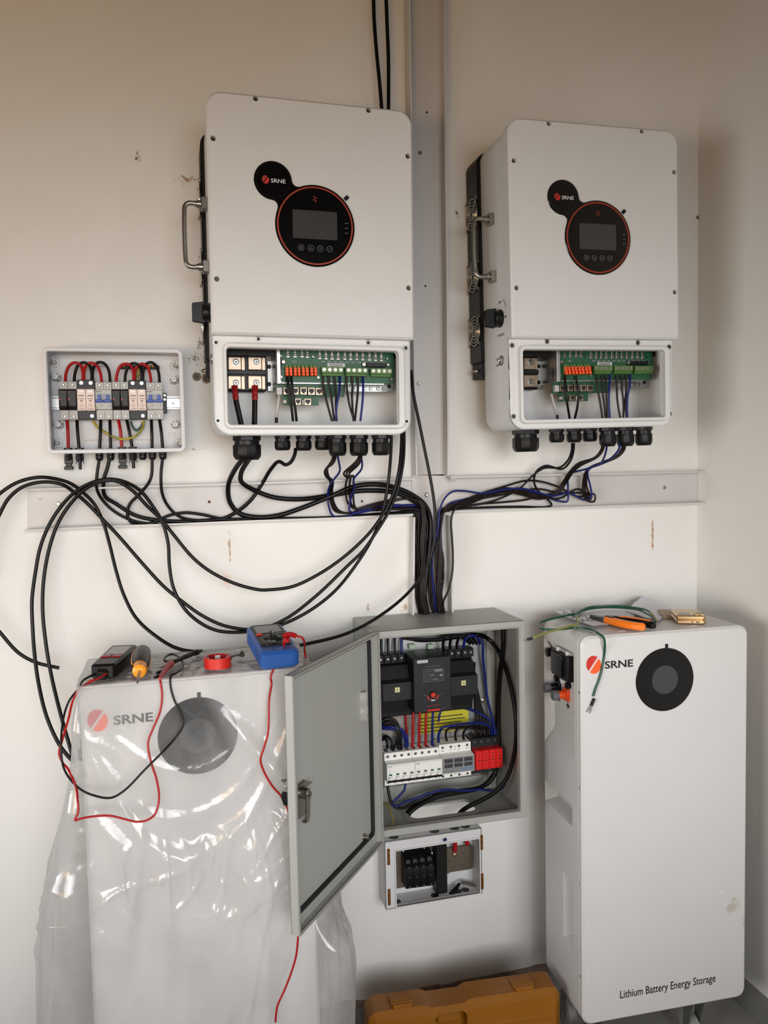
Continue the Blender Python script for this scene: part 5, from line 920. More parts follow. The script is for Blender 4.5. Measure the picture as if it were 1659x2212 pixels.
for k_ in range(4):
    pa = at(*z7(500 + 80 * k_, 820 - 11 * k_), .05); qa = at(*z7(500 + 80 * k_ + 78, 590 - 11 * k_), .05); m = MB(); zt_ = at(*z7(480 + 78 * k_, 470 - 12 * k_), .03).z
    P = [(pa.z - .003, .012), (pa.z - .003, .05), (pa.z + .010, .054), (qa.z - .012, .054), (qa.z, .052), (zt_, .030), (zt_ + .008, .012)]
    m.prism(P[::-1], frame((pa.x + .0002, 0, 0), (0, 0, 1), (0, -1, 0), (1, 0, 0)), 0, qa.x - pa.x - .0006, .0008, .0008); pol = part('terminal_pole', m, MBK, tb)
    xc = (pa.x + qa.x) / 2
    for z_, d_, r_ in ((qa.z + .002, .0515, .002), (pa.z + .003, .053, .0022), ((pa.z + qa.z) / 2 + .002, .054, .0016)): m = MB(); m.cyl(frame((xc, -d_, z_), (1, 0, 0), (0, 0, 1), (0, -1, 0)), r_, 0, .001, 8); part('screw', m, MST, pol)
    m = MB(); m.lathe([(.0065, 0), (.0065, .001), (.005, .001)], frame((xc, -.041, (qa.z + zt_) / 2), (1, 0, 0), (0, .5, .85), (0, -.85, .5)), 12); part('wire_port', m, MDK, pol)
P = [at(*z7(a, b), d) for a, b, d in ((1118, 755, .03), (1200, 772, .03), (1272, 795, .03))]; m = MB(); m.tube(crv(P, 4), [.0042, .0042, .0042, .0042, .0046, .0046, .0046, .0046, .0042], 10); solo('metal_pin', 'short grey metal pin lying across the right of the small box', 'pin', m, MST)
P = [at(*z7(a, b), d) for a, b, d in ((1100, 770, .03), (1060, 830, .04), (1000, 905, .05))]; m = MB(); m.tube(crv(P, 4), [.004, .0042, .0045, .005, .0062, .0066, .0066, .0068, .0064], 10); solo('cable_stub', 'black cable stub leaning in the bottom of the small box', 'cable', m, MCB)
p = at(*z7(940, 283), DS + .001); m = MB(); m.tube([p + Vector((-.004, 0, -.001)), p + Vector((.004, -.002, .003))], .0034, 8); solo('wire_offcut', 'tiny blue wire offcut on the top edge of the small box', 'wire', m, MBL)
# ================================================================== battery cabinets (local: x right, y into the room is negative, z over the tile line)
BW, BD, BZ0, BZ1 = .437, .215, .066, 1.0
MWS = wall_mat('stained_battery_paint', (212, 210, 208), [(1.30, .30, .05, .07, (186, 178, 160), 26, .37), (1.325, .26, .02, .06, (190, 160, 130), 40, .40), (1.26, .345, .05, .02, (222, 220, 214), 34, .40)]); MWS.node_tree.nodes['Principled BSDF'].inputs['Roughness'].default_value = .42
def battery(loc, rz, label, front=MWB):
    t = thing('battery_cabinet', label, 'battery', (loc[0], loc[1], loc[2] + FLOOR), rot=(0, 0, rz), local=True); zo_ = -FLOOR
    FB = lambda u, v, h: (u, -h, v + zo_)
    O = rr(0, BZ0, BW, BZ1, .024, 7); m = MB(); m.prism(O, FB, 0, BD - .019, .0015, .004); body = part('housing', m, MWB, t)
    k = MB()
    def pit(a, b, deep):                           # a: outer (d0,d1,z0,z1) on the flank, b: same at the bottom of the recess
        va = [(-.002, -d, z + zo_) for d, z in ((a[0], a[2]), (a[1], a[2]), (a[1], a[3]), (a[0], a[3]))]; vb = [(deep, -d, z + zo_) for d, z in ((b[0], b[2]), (b[1], b[2]), (b[1], b[3]), (b[0], b[3]))]
        k.add(va + vb, [(0, 1, 2, 3), (7, 6, 5, 4), (0, 1, 5, 4), (1, 2, 6, 5), (2, 3, 7, 6), (3, 0, 4, 7)])
    pit((.004, .176, .680, .955), (.024, .168, .730, .946), .020); pit((.004, .163, .528, .583), (.020, .160, .543, .579), .030); pit((.108, .166, .225, .392), (.128, .163, .240, .388), .022)
    cut(body, k)
    m = MB(); m.prism(O, FB, BD - .0185, BD, .006, .0015); cov = part('front_cover', m, front, t)
    for z in (.868, .640, .411, .183):
        f = frame((0, -(BD - .011), z + zo_), (0, 1, 0), (0, 0, 1), (-1, 0, 0)); m = MB(); m.lathe([(.0062, -.001), (.0062, .0004), (.0045, .0004), (.004, -.0006)], f, 14); m.mi = 1; m.lathe([(.0034, -.0006), (.003, .0008), (.0012, .0008)], f, 8); part('cover_screw', m, [MWB, MST], cov)
    for z in (.652, .640): m = MB(); m.cyl(frame((0, -.006, z + zo_), (0, 1, 0), (0, 0, 1), (-1, 0, 0)), .0016, 0, .0006, 8); part('rivet', m, MST, body)
    cx, cz = .2125, .8845
    m = MB(); m.prism(circ(cx, cz, .0755, 56), FB, BD, BD + .0012, .0004); ds = part('display_ring', m, MGL, t, 'black round display bezel')
    m = MB(); m.prism(circ(cx, cz, .034, 36), FB, BD + .001, BD + .0016); part('screen', m, MSC, ds)
    m = MB(); m.box(cx + .001, cx + .008, -BD - .0016, -BD + .001, cz + .072 + zo_, cz + .085 + zo_, .0004); part('pull_tab', m, MBK, ds)
    m, mo = MB(), MB(); logo(m, mo, FB, .0305, .9335, .0195, BD, .0004); part('logo_mark', m, MRD, t); part('logo_mark', mo, MOB, t)
    m = MB(); text(m, 'SRNE', FB, .0585, .9215, .1305, .9395, BD + .0004, .025); part('lettering', m, MLK, t)
    m = MB(); text(m, 'Lithium Battery Energy Storage', FB, .0955, .1135, .352, .1395, BD + .0004, .008); part('lettering', m, MLK, t)
    # flank fittings in the upper recess
    LB = lambda u, v, h: (.020 - h, -u, v + zo_)
    m = MB(); m.prism(rr(.044, .872, .140, .936, .004, 3), LB, 0, .018, .002); bw = part('breaker_window', m, MBK, t)
    m = MB(); m.prism(rr(.049, .878, .112, .931, .003, 3), LB, .017, .022, .0015); part('window_lid', m, MGL, bw)
    m = MB(); m.prism(rr(.060, .937, .142, .946, .003, 3), LB, 0, .012, .0015); m.mi = 1
    for u in (.075, .128): m.lathe([(.0055, .010), (.0055, .016), (.0045, .017)], lambda a, b, h, u=u: LB(u + a, .941 + b, h), 12)
    part('signal_socket', m, [MGP, MWH], t)
    m = MB(); m.lathe([(.009, 0), (.009, .006), (.0115, .006), (.0115, .021), (.0095, .022)], lambda a, b, h: LB(.026 + a, .921 + b, h), 12); m.tube(crv([LB(.026, .932, .008), LB(.014, .945, .012), LB(.004, .943, .014), LB(.006, .930, .014), LB(.020, .919, .016)], 5), .0012, 6); part('socket_cap', m, MBK, t)
    for u, z, r_, h_, mt in ((.046, .860, .0075, .010, MBK), (.112, .858, .0085, .010, MBK), (.150, .800, .010, .004, MBK), (.086, .861, .006, .010, MWH)):
        m = MB(); m.lathe([(r_, 0), (r_, h_), (r_ * .8, h_ + .001)], lambda a, b, h: LB(u + a, z + b, h), 14); part('side_button', m, mt, t)
    for u, z, mt, nm in ((.050, .838, MBK, 'negative_terminal'), (.098, .832, MPR if False else MPO, 'positive_terminal')):
        m = MB(); m.prism(rr(u - .014, z - .016, u + .014, z + .016, .003, 2), LB, 0, .006, .001); m.lathe([(.010, .005), (.010, .026), (.009, .028)], lambda a, b, h: LB(u + a, z + b, h), 16)
        m.mi = 1; m.lathe([(.0125, .026), (.0125, .038), (.011, .040)], lambda a, b, h: LB(u + a, z + b, h), 18)
        m.mi = 2
        for a in (-1, 1):
            for b in (-1, 1): m.lathe([(.0022, .006), (.0022, .008)], lambda x, y, h, a=a, b=b: LB(u + a * .011 + x, z + b * .013 + y, h), 8)
        part(nm, m, [mt, MGB, MST], t)
    m = MB(); m.box(.0985, .1035, 0, .0004, .796, .812, 0, lambda u, v, h: LB(u, v, h)); m.box(.093, .109, 0, .0004, .8015, .8065, 0, lambda u, v, h: LB(u, v, h)); m.box(.044, .056, 0, .0004, .8015, .8065, 0, lambda u, v, h: LB(u, v, h)); part('polarity_mark', m, MLK, t)
    # vent dashes on the top and castors
    m = MB()
    for u in (.11, .30): m.box(u, u + .018, -(BD - .03), -(BD - .034), BZ1 + zo_ - .0002, BZ1 + zo_ + .0006, .0002)
    part('top_slot', m, MWH, body)
    for x in (.05, BW - .11):
        for y in (-.045, -BD + .045):
            m = MB(); m.box(x - .022, x + .022, y - .022, y + .022, BZ0 + zo_ - .004, BZ0 + zo_ + .001, .0008)
            for s in (-1, 1): m.prism([(y - .020, BZ0 + zo_ - .004), (y + .020, BZ0 + zo_ - .004), (y + .030, .036), (y + .012, .030)], frame((x + s * .016, 0, 0), (0, 1, 0), (0, 0, 1), (1, 0, 0)), -.001, .001)
            cst = part('castor', m, MZN, t)
            m = MB(); f = frame((x, y + .022, .036), (0, 1, 0), (0, 0, 1), (1, 0, 0)); m.lathe([(.012, -.0125), (.03, -.0125), (.036, -.009), (.036, .009), (.03, .0125), (.012, .0125)], f, 24); m.mi = 1; m.lathe([(.007, -.019), (.007, .019)], f, 10); part('castor_wheel', m, [MCW, MST], cst)
    return t
batR = battery((.9045, -.1152, 0), -.045, 'white battery cabinet standing in the room corner, uncovered', MWS)
batL = battery((-.181, -.187, .004), 0, 'white battery cabinet wrapped in clear plastic left of the cabinet door')

# ================================================================== plastic film over the left battery
def film():
    cx, cy, hx, hy, top = -.181 + BW / 2, -.187 - BD / 2, BW / 2 + .004, BD / 2 + .004, 1.0085
    N = 420; per = []
    Lx, Ly, r = 2 * hx, 2 * hy, .03
    tot = 2 * (Lx + Ly)
    for i in range(N):                             # starts at the middle of the back, runs left, front, right
        s = (i / N * tot + hx) % tot
        if s < Lx: p = (cx + hx - s, cy + hy); n = (0, 1)
        elif s < Lx + Ly: p = (cx - hx, cy + hy - (s - Lx)); n = (-1, 0)
        elif s < 2 * Lx + Ly: p = (cx - hx + (s - Lx - Ly), cy - hy); n = (0, -1)
        else: p = (cx + hx, cy - hy + (s - 2 * Lx - Ly)); n = (1, 0)
        per.append((Vector(p), Vector(n), s))
    # soften corners and normals
    for _ in range(5): per = [(per[i][0] * .5 + (per[i - 1][0] + per[(i + 1) % N][0]) * .25, (per[i][1] * .5 + (per[i - 1][1] + per[(i + 1) % N][1]) * .25), per[i][2]) for i in range(N)]
    per = [(p, n.normalized(), s) for p, n, s in per]
    sm = lambda a, b, x: (lambda q: q * q * (3 - 2 * q))(max(0, min(1, (x - a) / (b - a))))
    nz = lambda x, y, z=0: noise.noise((x, y, z))
    rid = lambda x, y, z=0: 1 - abs(2 * noise.noise((x, y, z)))
    rows = []
    for q in range(16):                            # the lid
        f = q / 16; row = []
        for p, n, s in per:
            x, y = cx + (p.x - cx) * f, cy + (p.y - cy) * f
            w_ = .0022 * max(0, rid(x * 26, y * 14, 3) - .55) + .0018 * max(0, rid(x * 11 + y * 30, y * 30, 7) - .5)
            row.append((x, y, top - .0035 + w_ * 2.2))
        rows.append(row + [row[0]])
    M = 250
    for j in range(M + 1):
        d = (j / M) ** 1.0 * (top - FLOOR - .004); z = top - d - .0035 * math.exp(-d / .004) ; row = []
        for p, n, s in per:
            x = p.x; left = max(0, -n.x); front = max(0, -n.y); right = max(0, n.x)
            wa = s * 1.0
            fall = sm(.03, .75, d)
            e = .001 + left * (.012 * sm(.0, .1, d) + .075 * sm(.08, .55, d) + .03 * sm(.5, 1.0, d)) + right * .06 * sm(.1, .6, d) + front * (.006 * sm(.05, .2, d) + .026 * sm(.2, .7, d))
            wx = s + .05 * nz(s * 3, d * 2, 1) - .12 * d * (x - cx) * front
            fold = (.021 * (rid(wx * 5.2, d * .7, 11) - .55) + .010 * (rid(wx * 12, d * 1.3, 5) - .5)) * (.12 + .88 * fall)
            e += fold * (1 if not front else .9)
            if front > .3:
                for zl_, cc, amp, wid in ((.735, 5.2, .010, .016), (.655, 6.5, .014, .02), (.63, 3.2, .012, .03), (.50, 4.5, .012, .035), (.83, 4.0, .006, .011), (.34, 6, .012, .04)):
                    zz = zl_ + cc * (x - (cx - .02 + .05 * nz(zl_ * 9, 0))) ** 2 + .018 * nz(x * 9, zl_ * 20)
                    g = (z - zz) / wid; e += .6 * front * amp * math.exp(-g * g) * sm(.06, .2, d) * (.5 + .9 * abs(nz(x * 12, zl_ * 30, 2)))
                # diagonal pull from the upper right corner
                g = ((x - cx - .12) + (z - .83) * .75) / .018; e += .012 * math.exp(-g * g) * sm(.05, .15, d) * sm(.45, .2, d)
            pt = sm(.05, .45, nz(s * 4, z * 4, 55)); cr = pt * max(0, rid(s * 22 + z * 5, z * 13, 21) - .72) * .012 + pt * max(0, rid(s * 9 - z * 11, z * 8, 31) - .74) * .016
            e += cr * (.25 + .75 * sm(.03, .15, d))
            ab = lambda k, a, o: abs(noise.noise((s * k + o, z * k * .8 + .35 * k * s, o)))
            cs = lambda k, o, wd: max(0, 1 - abs(noise.noise((s * k + o, z * k * .33 + .2 * k * s, o))) / wd)
            e += (.015 * ab(5, 1, 3.3) + .0055 * cs(5, 9.7, .07) ** 1.5 + .0042 * cs(9, 4.1, .07) ** 1.5 * (.2 + pt) + pt * .003 * cs(17, 2.2, .10)) * (.2 + .8 * sm(.05, .4, d))
            e = max(e, .0008 + .0006 * nz(s * 40, z * 40))
            fx, fy = p.x + n.x * e, p.y + n.y * e            # the open cabinet door holds the sheet back down to its lower edge
            hd = (fx - .434) * .783 - (fy + .196) * .622
            if hd > -.005: push = (hd + .005) * sm(.42, .50, z); fx -= .783 * push; fy += .622 * push
            row.append((fx, fy, z + .012 * left * nz(s * 8, d * 3) * fall))
        rows.append(row + [row[0]])
    m = MB(); m.grid(rows)
    mt = bpy.data.materials.new('clear_plastic_film'); mt.use_nodes = True; nt = mt.node_tree; nt.nodes.clear()
    out = nt.nodes.new('ShaderNodeOutputMaterial'); tr = nt.nodes.new('ShaderNodeBsdfTransparent'); df = nt.nodes.new('ShaderNodeBsdfDiffuse'); tl = nt.nodes.new('ShaderNodeBsdfTranslucent'); gl = nt.nodes.new('ShaderNodeBsdfGlossy')
    df.inputs[0].default_value = (.60, .60, .595, 1); tl.inputs[0].default_value = (.62, .62, .61, 1); tr.inputs[0].default_value = (.97, .97, .97, 1); gl.inputs['Roughness'].default_value = .07; gl.inputs[0].default_value = (1, 1, 1, 1)
    a1 = nt.nodes.new('ShaderNodeMixShader'); a1.inputs[0].default_value = .35; nt.links.new(df.outputs[0], a1.inputs[1]); nt.links.new(tl.outputs[0], a1.inputs[2])
    lw = nt.nodes.new('ShaderNodeLayerWeight'); lw.inputs[0].default_value = .35
    mr = nt.nodes.new('ShaderNodeMapRange'); mr.inputs[3].default_value = .25; mr.inputs[4].default_value = .7; nt.links.new(lw.outputs['Facing'], mr.inputs[0])
    a2 = nt.nodes.new('ShaderNodeMixShader'); nt.links.new(mr.outputs[0], a2.inputs[0]); nt.links.new(tr.outputs[0], a2.inputs[1]); nt.links.new(a1.outputs[0], a2.inputs[2])
    fr_ = nt.nodes.new('ShaderNodeFresnel'); fr_.inputs[0].default_value = 1.5
    mu = nt.nodes.new('ShaderNodeMath'); mu.operation = 'MULTIPLY'; mu.inputs[1].default_value = 1.0; mu.use_clamp = True; nt.links.new(fr_.outputs[0], mu.inputs[0])
    cp = nt.nodes.new('ShaderNodeMath'); cp.operation = 'MINIMUM'; cp.inputs[1].default_value = .16; nt.links.new(mu.outputs[0], cp.inputs[0]); a3 = nt.nodes.new('ShaderNodeMixShader'); nt.links.new(cp.outputs[0], a3.inputs[0]); nt.links.new(a2.outputs[0], a3.inputs[1]); nt.links.new(gl.outputs[0], a3.inputs[2]); nt.links.new(a3.outputs[0], out.inputs[0])
    tc = nt.nodes.new('ShaderNodeTexCoord')
    mp_ = nt.nodes.new('ShaderNodeMapping'); mp_.inputs['Scale'].default_value = (1, 1, .38); nt.links.new(tc.outputs['Object'], mp_.inputs[0])   # doubled layers and dust make the film unevenly cloudy
    n0 = nt.nodes.new('ShaderNodeTexNoise'); n0.inputs['Scale'].default_value = 7; n0.inputs['Detail'].default_value = 3; n0.inputs['Distortion'].default_value = .8; nt.links.new(mp_.outputs[0], n0.inputs['Vector'])
    m0 = nt.nodes.new('ShaderNodeMapRange'); m0.inputs[1].default_value = .38; m0.inputs[2].default_value = .66; m0.inputs[3].default_value = .15; m0.inputs[4].default_value = .5; nt.links.new(n0.outputs['Fac'], m0.inputs[0]); nt.links.new(m0.outputs[0], mr.inputs[3])
    n1 = nt.nodes.new('ShaderNodeTexNoise'); n1.inputs['Scale'].default_value = 38; n1.inputs['Detail'].default_value = 4; n1.inputs['Distortion'].default_value = 1.2; nt.links.new(tc.outputs['Object'], n1.inputs['Vector'])
    bp = nt.nodes.new('ShaderNodeBump'); bp.inputs['Strength'].default_value = .05; bp.inputs['Distance'].default_value = .01; nt.links.new(n1.outputs['Fac'], bp.inputs['Height'])
    nt.links.new(bp.outputs['Normal'], gl.inputs['Normal']); nt.links.new(bp.outputs['Normal'], fr_.inputs['Normal'])
    return solo('plastic_sheet', 'clear crumpled plastic sheet draped over the left battery cabinet', 'plastic sheet', m, mt, ang=180)
film()

# ================================================================== things lying on the wrapped battery
TOP = 1.0105
# multimeter, leaning back on its stand
def multimeter():
    a, b = at_z(569, 1449, TOP + .003), at_z(643, 1441, TOP + .003); c = (a + b) / 2; wv = (b - a).normalized(); W = .078; ang = math.radians(8)
    wv = Vector((wv.x, wv.y, 0)).normalized(); bk = Vector((-wv.y, wv.x, 0)); up = bk * math.cos(ang) + Vector((0, 0, 1)) * math.sin(ang); nn = wv.cross(up).normalized(); 
    if nn.z < 0: nn = -nn
    t = thing('multimeter', 'blue multimeter lying on the plastic covered battery', 'multimeter', tuple(c)); f = frame(c, wv, up, nn); L = .166
    P = rr(-W / 2, 0, W / 2, L, .014, 5); P = [(u * (1 - .05 * math.sin(pi * v / L)), v) for u, v in P]
    m = MB(); m.prism(P, f, 0, .036, .006, .004)
    for s in (-1, 1):
        for k_ in range(9): m.box(s * W * .485 - .0025, s * W * .485 + .0025, .008, .030, .055 + .009 * k_, .059 + .009 * k_, .0008, f)
    part('shell', m, MMB, t)
    m = MB(); Q_ = rr(-W / 2 + .008, .03, W / 2 - .008, L - .008, .01, 5); m.prism(Q_, f, .034, .0375, .001); face = part('meter_face', m, MDK, t)
    m = MB(); m.prism(rr(-.026, L - .06, .026, L - .018, .004, 3), f, .037, .0385, .0006); part('screen', m, mat('meter_lcd', (104, 108, 106), .25), face)
    m = MB(); m.box(-.029, -.017, .0372, .0395, L - .071, L - .064, .0006, f); m.mi = 1; m.box(.012, .026, .0372, .039, L - .070, L - .066, .0006, f); part('push_button', m, [MRD, MLG], face)
    g2 = lambda u, v, h: f(u, v + .070, h); m = MB(); m.ring(circ(0, 0, .0225, 30), circ(0, 0, .0212, 30), g2, .037, .0382); part('dial_ring', m, MLG, face)
    m = MB(); m.lathe([(.019, .037), (.018, .041), (.016, .042)], g2, 28); m.box(-.004, .004, .041, .050, -.016, .016, .0015, g2); m.mi = 1; m.box(-.0006, .0006, .0498, .0503, 0, .015, 0, g2); part('dial', m, [MBK, MLW], face)
    for k_ in range(4): g3 = lambda u, v, h, k_=k_: f(u - .026 + .0155 * k_, v + .040, h); m = MB(); m.lathe([(.0055, .037), (.0055, .039), (.0038, .039), (.0034, .0376)], g3, 14); part('probe_socket', m, MBK, face)
    return f
mmf = multimeter()
# handheld cable tester
t = thing('cable_tester', 'black handheld tester with small grey screen and red buttons on the wrapped battery', 'tester', tuple(at_z(240, 1440, TOP)))
a, b = at_z(203, 1461, TOP), at_z(242, 1470, TOP); c = (a + b) / 2; e_ = (at_z(282, 1424, TOP) + at_z(254, 1421, TOP)) / 2; up = (e_ - c).normalized(); wv = Vector((up.y, -up.x, 0)); f = frame(c, wv, up, (0, 0, 1)); L = .165; W = .056
P = rr(-W / 2, 0, W / 2, L, .009, 4); P = [(u * (.80 + .2 * min(1, v / .05)), v) for u, v in P]; m = MB(); m.prism(P, f, 0, .027, .004, .002); m.box(-.01, .01, 0, .018, -.012, .006, .003, lambda u, v, h: f(u, v, h)); part('shell', m, MBK, t)
m = MB(); m.prism(rr(-.019, .082, .019, .148, .003, 3), f, .0265, .028, .0005); part('screen', m, mat('tester_lcd', (150, 150, 148), .3), t)
for i in range(2): m = MB(); m.box(-.020 + .0205 * i, -.001 + .0205 * i, .0265, .029, .055, .074, .0015, f); part('push_button', m, MRB, t)
# screwdriver
z0 = TOP + .0175
h0, h1, tip = at_z(309, 1402, z0 + .004), at_z(301, 1451, z0), at_z(297, 1475, z0 - .007); ax = (h0 - h1).normalized(); L = (h0 - h1).length; q_ = ax.orthogonal().normalized(); f = frame(h1, q_, ax.cross(q_), ax)
t = thing('screwdriver', 'screwdriver with black and amber handle pointing off the front of the wrapped battery', 'screwdriver', tuple(h1))
m = MB(); m.lathe([(.008, 0), (.0125, .003), (.0135, .012), (.0115, .022), (.012, .03), (.0135, .036)], f, 20); part('amber_collar', m, MSO, t)
m = MB(); pr_ = [(.0132, .034), (.0165, .05), (.0178, L * .6), (.0165, L * .82), (.011, L * .95), (.004, L)]; m.lathe(pr_, f, 20); hb = part('handle', m, MBK, t)
for a_ in (1.2, 2.6, 4.2): m = MB(); m.tube(crv([f(r_ * 1.0 * math.cos(a_), r_ * 1.0 * math.sin(a_), h_) for r_, h_ in ((.0148, .042), (.0174, .06), (.0178, L * .6), (.0166, L * .82), (.0135, L * .9))], 4), .0017, 6); part('amber_stripe', m, MSO, hb)
m = MB(); ln = (tip - h1).length; d_ = (tip - h1).normalized(); m.tube([h1 + d_ * 0, h1 + d_ * (ln - .008)], .003, 10); m.tube([h1 + d_ * (ln - .008), tip], [.003, .0018], 10); part('shaft', m, MST, t)
# red tape
c = at_z(472, 1447, TOP); c.y += .026; f = frame((c.x, c.y, TOP), (1, 0, 0), (0, 1, 0), (0, 0, 1)); R_ = .0265
t = thing('tape_roll', 'roll of red insulating tape lying flat on the wrapped battery', 'tape', tuple(f(0, 0, 0))); m = MB(); m.ring(circ(0, 0, R_, 36), circ(0, 0, R_ * .82, 36), f, 0, .021, .0008); part('tape', m, MRD, t)
m = MB(); m.ring(circ(0, 0, R_ * .83, 36), circ(0, 0, R_ * .78, 36), f, .0005, .0205); 
m.mi = 1
for k_ in range(5): a0 = k_ * 1.25; r_ = R_ * .775; m.grid([[f(r_ * math.cos(a0 + .5 * j / 4), r_ * math.sin(a0 + .5 * j / 4), z) for j in range(5)] for z in (.007, .018)])
part('core', m, [MRB, MLW], t, tidy=False)
# steel link with two bolts
a, b = at_z(495, 1420, TOP + .006), at_z(522, 1413, TOP + .006); d_ = (b - a).normalized(); q_ = Vector((-d_.y, d_.x, 0)); m = MB(); 
for s in (-1, 1): m.tube([a + q_ * .0035 * s, a * .5 + b * .5 + q_ * .0026 * s + Vector((0, 0, .001)), b + q_ * .0035 * s], .0017, 8)
for p in (a, b): m.lathe([(.0062, -.005), (.0062, .002), (.004, .0045)], frame(p, d_, q_, (0, 0, 1)), 6); m.lathe([(.0028, .004), (.0028, .009)], frame(p, d_, q_, (0, 0, 1)), 8)
solo('steel_link', 'small steel link with a bolt at each end beside the multimeter', 'hardware', m, MST)
# test leads
qt = lambda a, b: (180 + a * .3014, 1340 + b * .3014)
def topz(a, b, z, zf=qt): return (at_z(*zf(a, b), z),)
t = thing('test_probe', 'black test probe lying across the top of the wrapped battery behind the tape', 'probe', tuple(topz(760, 245, TOP)[0]))
P = [topz(*q, TOP + .006)[0] for q in ((655, 295), (720, 265), (790, 237), (845, 218))]; m = MB(); m.tube(crv(P, 4), [.0042] * 4 + [.005] * 5 + [.0065, .0062, .004, .0036], 12); part('probe_handle', m, MBK, t)
P = [topz(*q, TOP + .005)[0] for q in ((655, 295), (610, 315), (575, 328), (541, 345))]; m = MB(); m.tube(crv(P, 4), [.003] * 5 + [.0022] * 4 + [.0015, .0014, .0012, .0008], 8); part('probe_tip', m, MST, t)
t = thing('alligator_clip', 'red sleeved clip with small black jaws at the front edge of the wrapped battery', 'clip', tuple(topz(590, 360, TOP)[0]))
P = [topz(*q, TOP + .007)[0] for q in ((548, 415), (575, 372), (605, 330), (632, 306))]; m = MB(); m.tube(crv(P, 4), [.003, .0034, .004, .0045, .005, .0054, .0058, .0062, .0066, .007, .0074, .0074, .006], 12); part('red_sleeve', m, MRW, t)
for q in (((528, 377), (580, 360)), ((512, 410), (548, 396))): m = MB(); m.tube([topz(*p, TOP + .004)[0] for p in q], .0032, 8); part('clip_jaw', m, MBK, t)
def lead(label, pts, r, mt, cat='test lead'):
    P = []
    for p in pts: P.append(p[0] if len(p) == 1 else at(*zo(p[0], p[1]), p[2]))
    return solo('test_lead', label, cat, MB().tube(crv(P, 6), r, 8), mt, ang=60)
fz = .425
lead('red test lead hanging down the plastic from the tester up to the red clip', [topz(165, 382, TOP + .012), topz(110, 415, TOP + .01), topz(40, 440, TOP + .008), (470, 335, .38), (410, 372, .40), (375, 430, .40), (350, 530, .39), (315, 650, .38), (302, 705, .38), (322, 755, .39), (345, 780, .40), (375, 840, .42), (392, 890, .43), (398, 950, .445), (400, 1005, .45), (385, 1048, .452), (410, 1040, .452), (460, 1030, .455), (560, 1024, .46), (640, 1042, .465), (700, 1055, .465), (750, 1048, .465), (792, 1018, .46), (814, 940, .455), (802, 840, .45), (772, 745, .445), (758, 650, .435), (785, 575, .43), (818, 495, .425), (830, 410, .42), (820, 330, .415), topz(545, 420, TOP + .006)], .0021, MRW)
lead('black test lead from the tester looping down the plastic and up to the probe', [topz(120, 372, TOP + .012), topz(60, 395, TOP + .01), topz(0, 430, TOP + .008), (400, 375, .38), (352, 440, .39), (322, 540, .385), (313, 680, .385), (328, 785, .40), (400, 880, .43), (480, 920, .45), (570, 932, .46), (640, 892, .46), (740, 790, .455), (830, 700, .445), (900, 622, .43), (938, 555, .43), (925, 495, .425), (892, 430, .42), (872, 350, .416), (876, 308, .41), topz(660, 380, TOP + .003), topz(705, 350, TOP + .003), topz(715, 310, TOP + .003), topz(680, 260, TOP + .004), topz(630, 243, TOP + .004), topz(590, 262, TOP + .004), topz(582, 290, TOP + .004), topz(610, 296, TOP + .004), topz(655, 290, TOP + .006)], .0021, MCB)
cc_ = Vector(mmf(.024, .040, .046))
lead('red lead plugged in the multimeter, dropping behind the cabinet door', [(cc_,), (Vector(mmf(.012, .022, .052)),), (1448, 205, .40), (1405, 265, .405), (1386, 318, .41), (1390, 345, .41), (1378, 430, .42), (1372, 600, .43), (1350, 680, .43), (1334, 735, .43), (1350, 795, .43), (1400, 880, .43), (1440, 925, .43), (1475, 1000, .44), (1500, 1150, .45), (1520, 1400, .46), (1528, 1560, .46), (1526, 1640, .462), (1516, 1740, .462), (1490, 1830, .464), (1455, 1920, .466), (1420, 2000, .468), (1410, 2080, .468)], .0021, MRW)
t = thing('banana_plug', 'red banana plug in the front of the blue multimeter', 'plug', tuple(mmf(.021, .04, .038)))
m = MB(); m.tube([mmf(.0205, .040, .0385), mmf(.0215, .040, .050)], [.0055, .0055], 10); m.tube(crv([mmf(.014, .037, .053), mmf(.022, .040, .0545), mmf(.032, .043, .052), mmf(.040, .044, .048)], 4), [.0045] * 6 + [.0052] * 7, 10); part('plug_body', m, MRW, t)
lead('short red lead running right from the multimeter plug towards the door', [(Vector(mmf(.040, .044, .048)),), (Vector(mmf(.052, .040, .045)),), (1562, 200, .33), (1572, 240, .34), (1578, 300, .35), (1580, 400, .36)], .0022, MRW)

# ================================================================== things lying on the right battery
T2 = 1.0008; qr = lambda a, b: (1140 + a * .2411, 1280 + b * .2410)
def rz_(a, b, h): return at_z(*qr(a, b), T2 + h)
def sheet(name, label, corners, n, curl, mt=MPA):
    c = [Vector(p) for p in corners]; rows = []
    for i in range(n + 1):
        f = i / n; row = []
        for j in range(n + 1):
            g = j / n; p = c[0].lerp(c[1], g).lerp(c[3].lerp(c[2], g), f); p = p + Vector((0, 0, curl * (.5 * noise.noise((p.x * 22, p.y * 22, len(label))) + .5) + .0008)); row.append(tuple(p))
        rows.append(row)
    m = MB(); m.grid(rows); m.grid([[(x, y, z - .0003) for x, y, z in r] for r in rows]); return m, rows
P4 = [rz_(215, 180, .010), rz_(470, 165, .008), rz_(700, 305, .001), rz_(590, 318, .001)]
m, rows = sheet('p', 'a', P4, 12, .006); sh_ = solo('paper_sheet', 'curled printed instruction sheet under the pliers on the right battery', 'paper', m, MPA)
m = MB()
def onp(rows, u, v): n = len(rows) - 1; i, j = min(int(v * n), n - 1), min(int(u * n), n - 1); a, b = v * n - i, u * n - j; A = [Vector(rows[i + x][j + y]) for x in (0, 1) for y in (0, 1)]; return A[0].lerp(A[1], b).lerp(A[2].lerp(A[3], b), a)
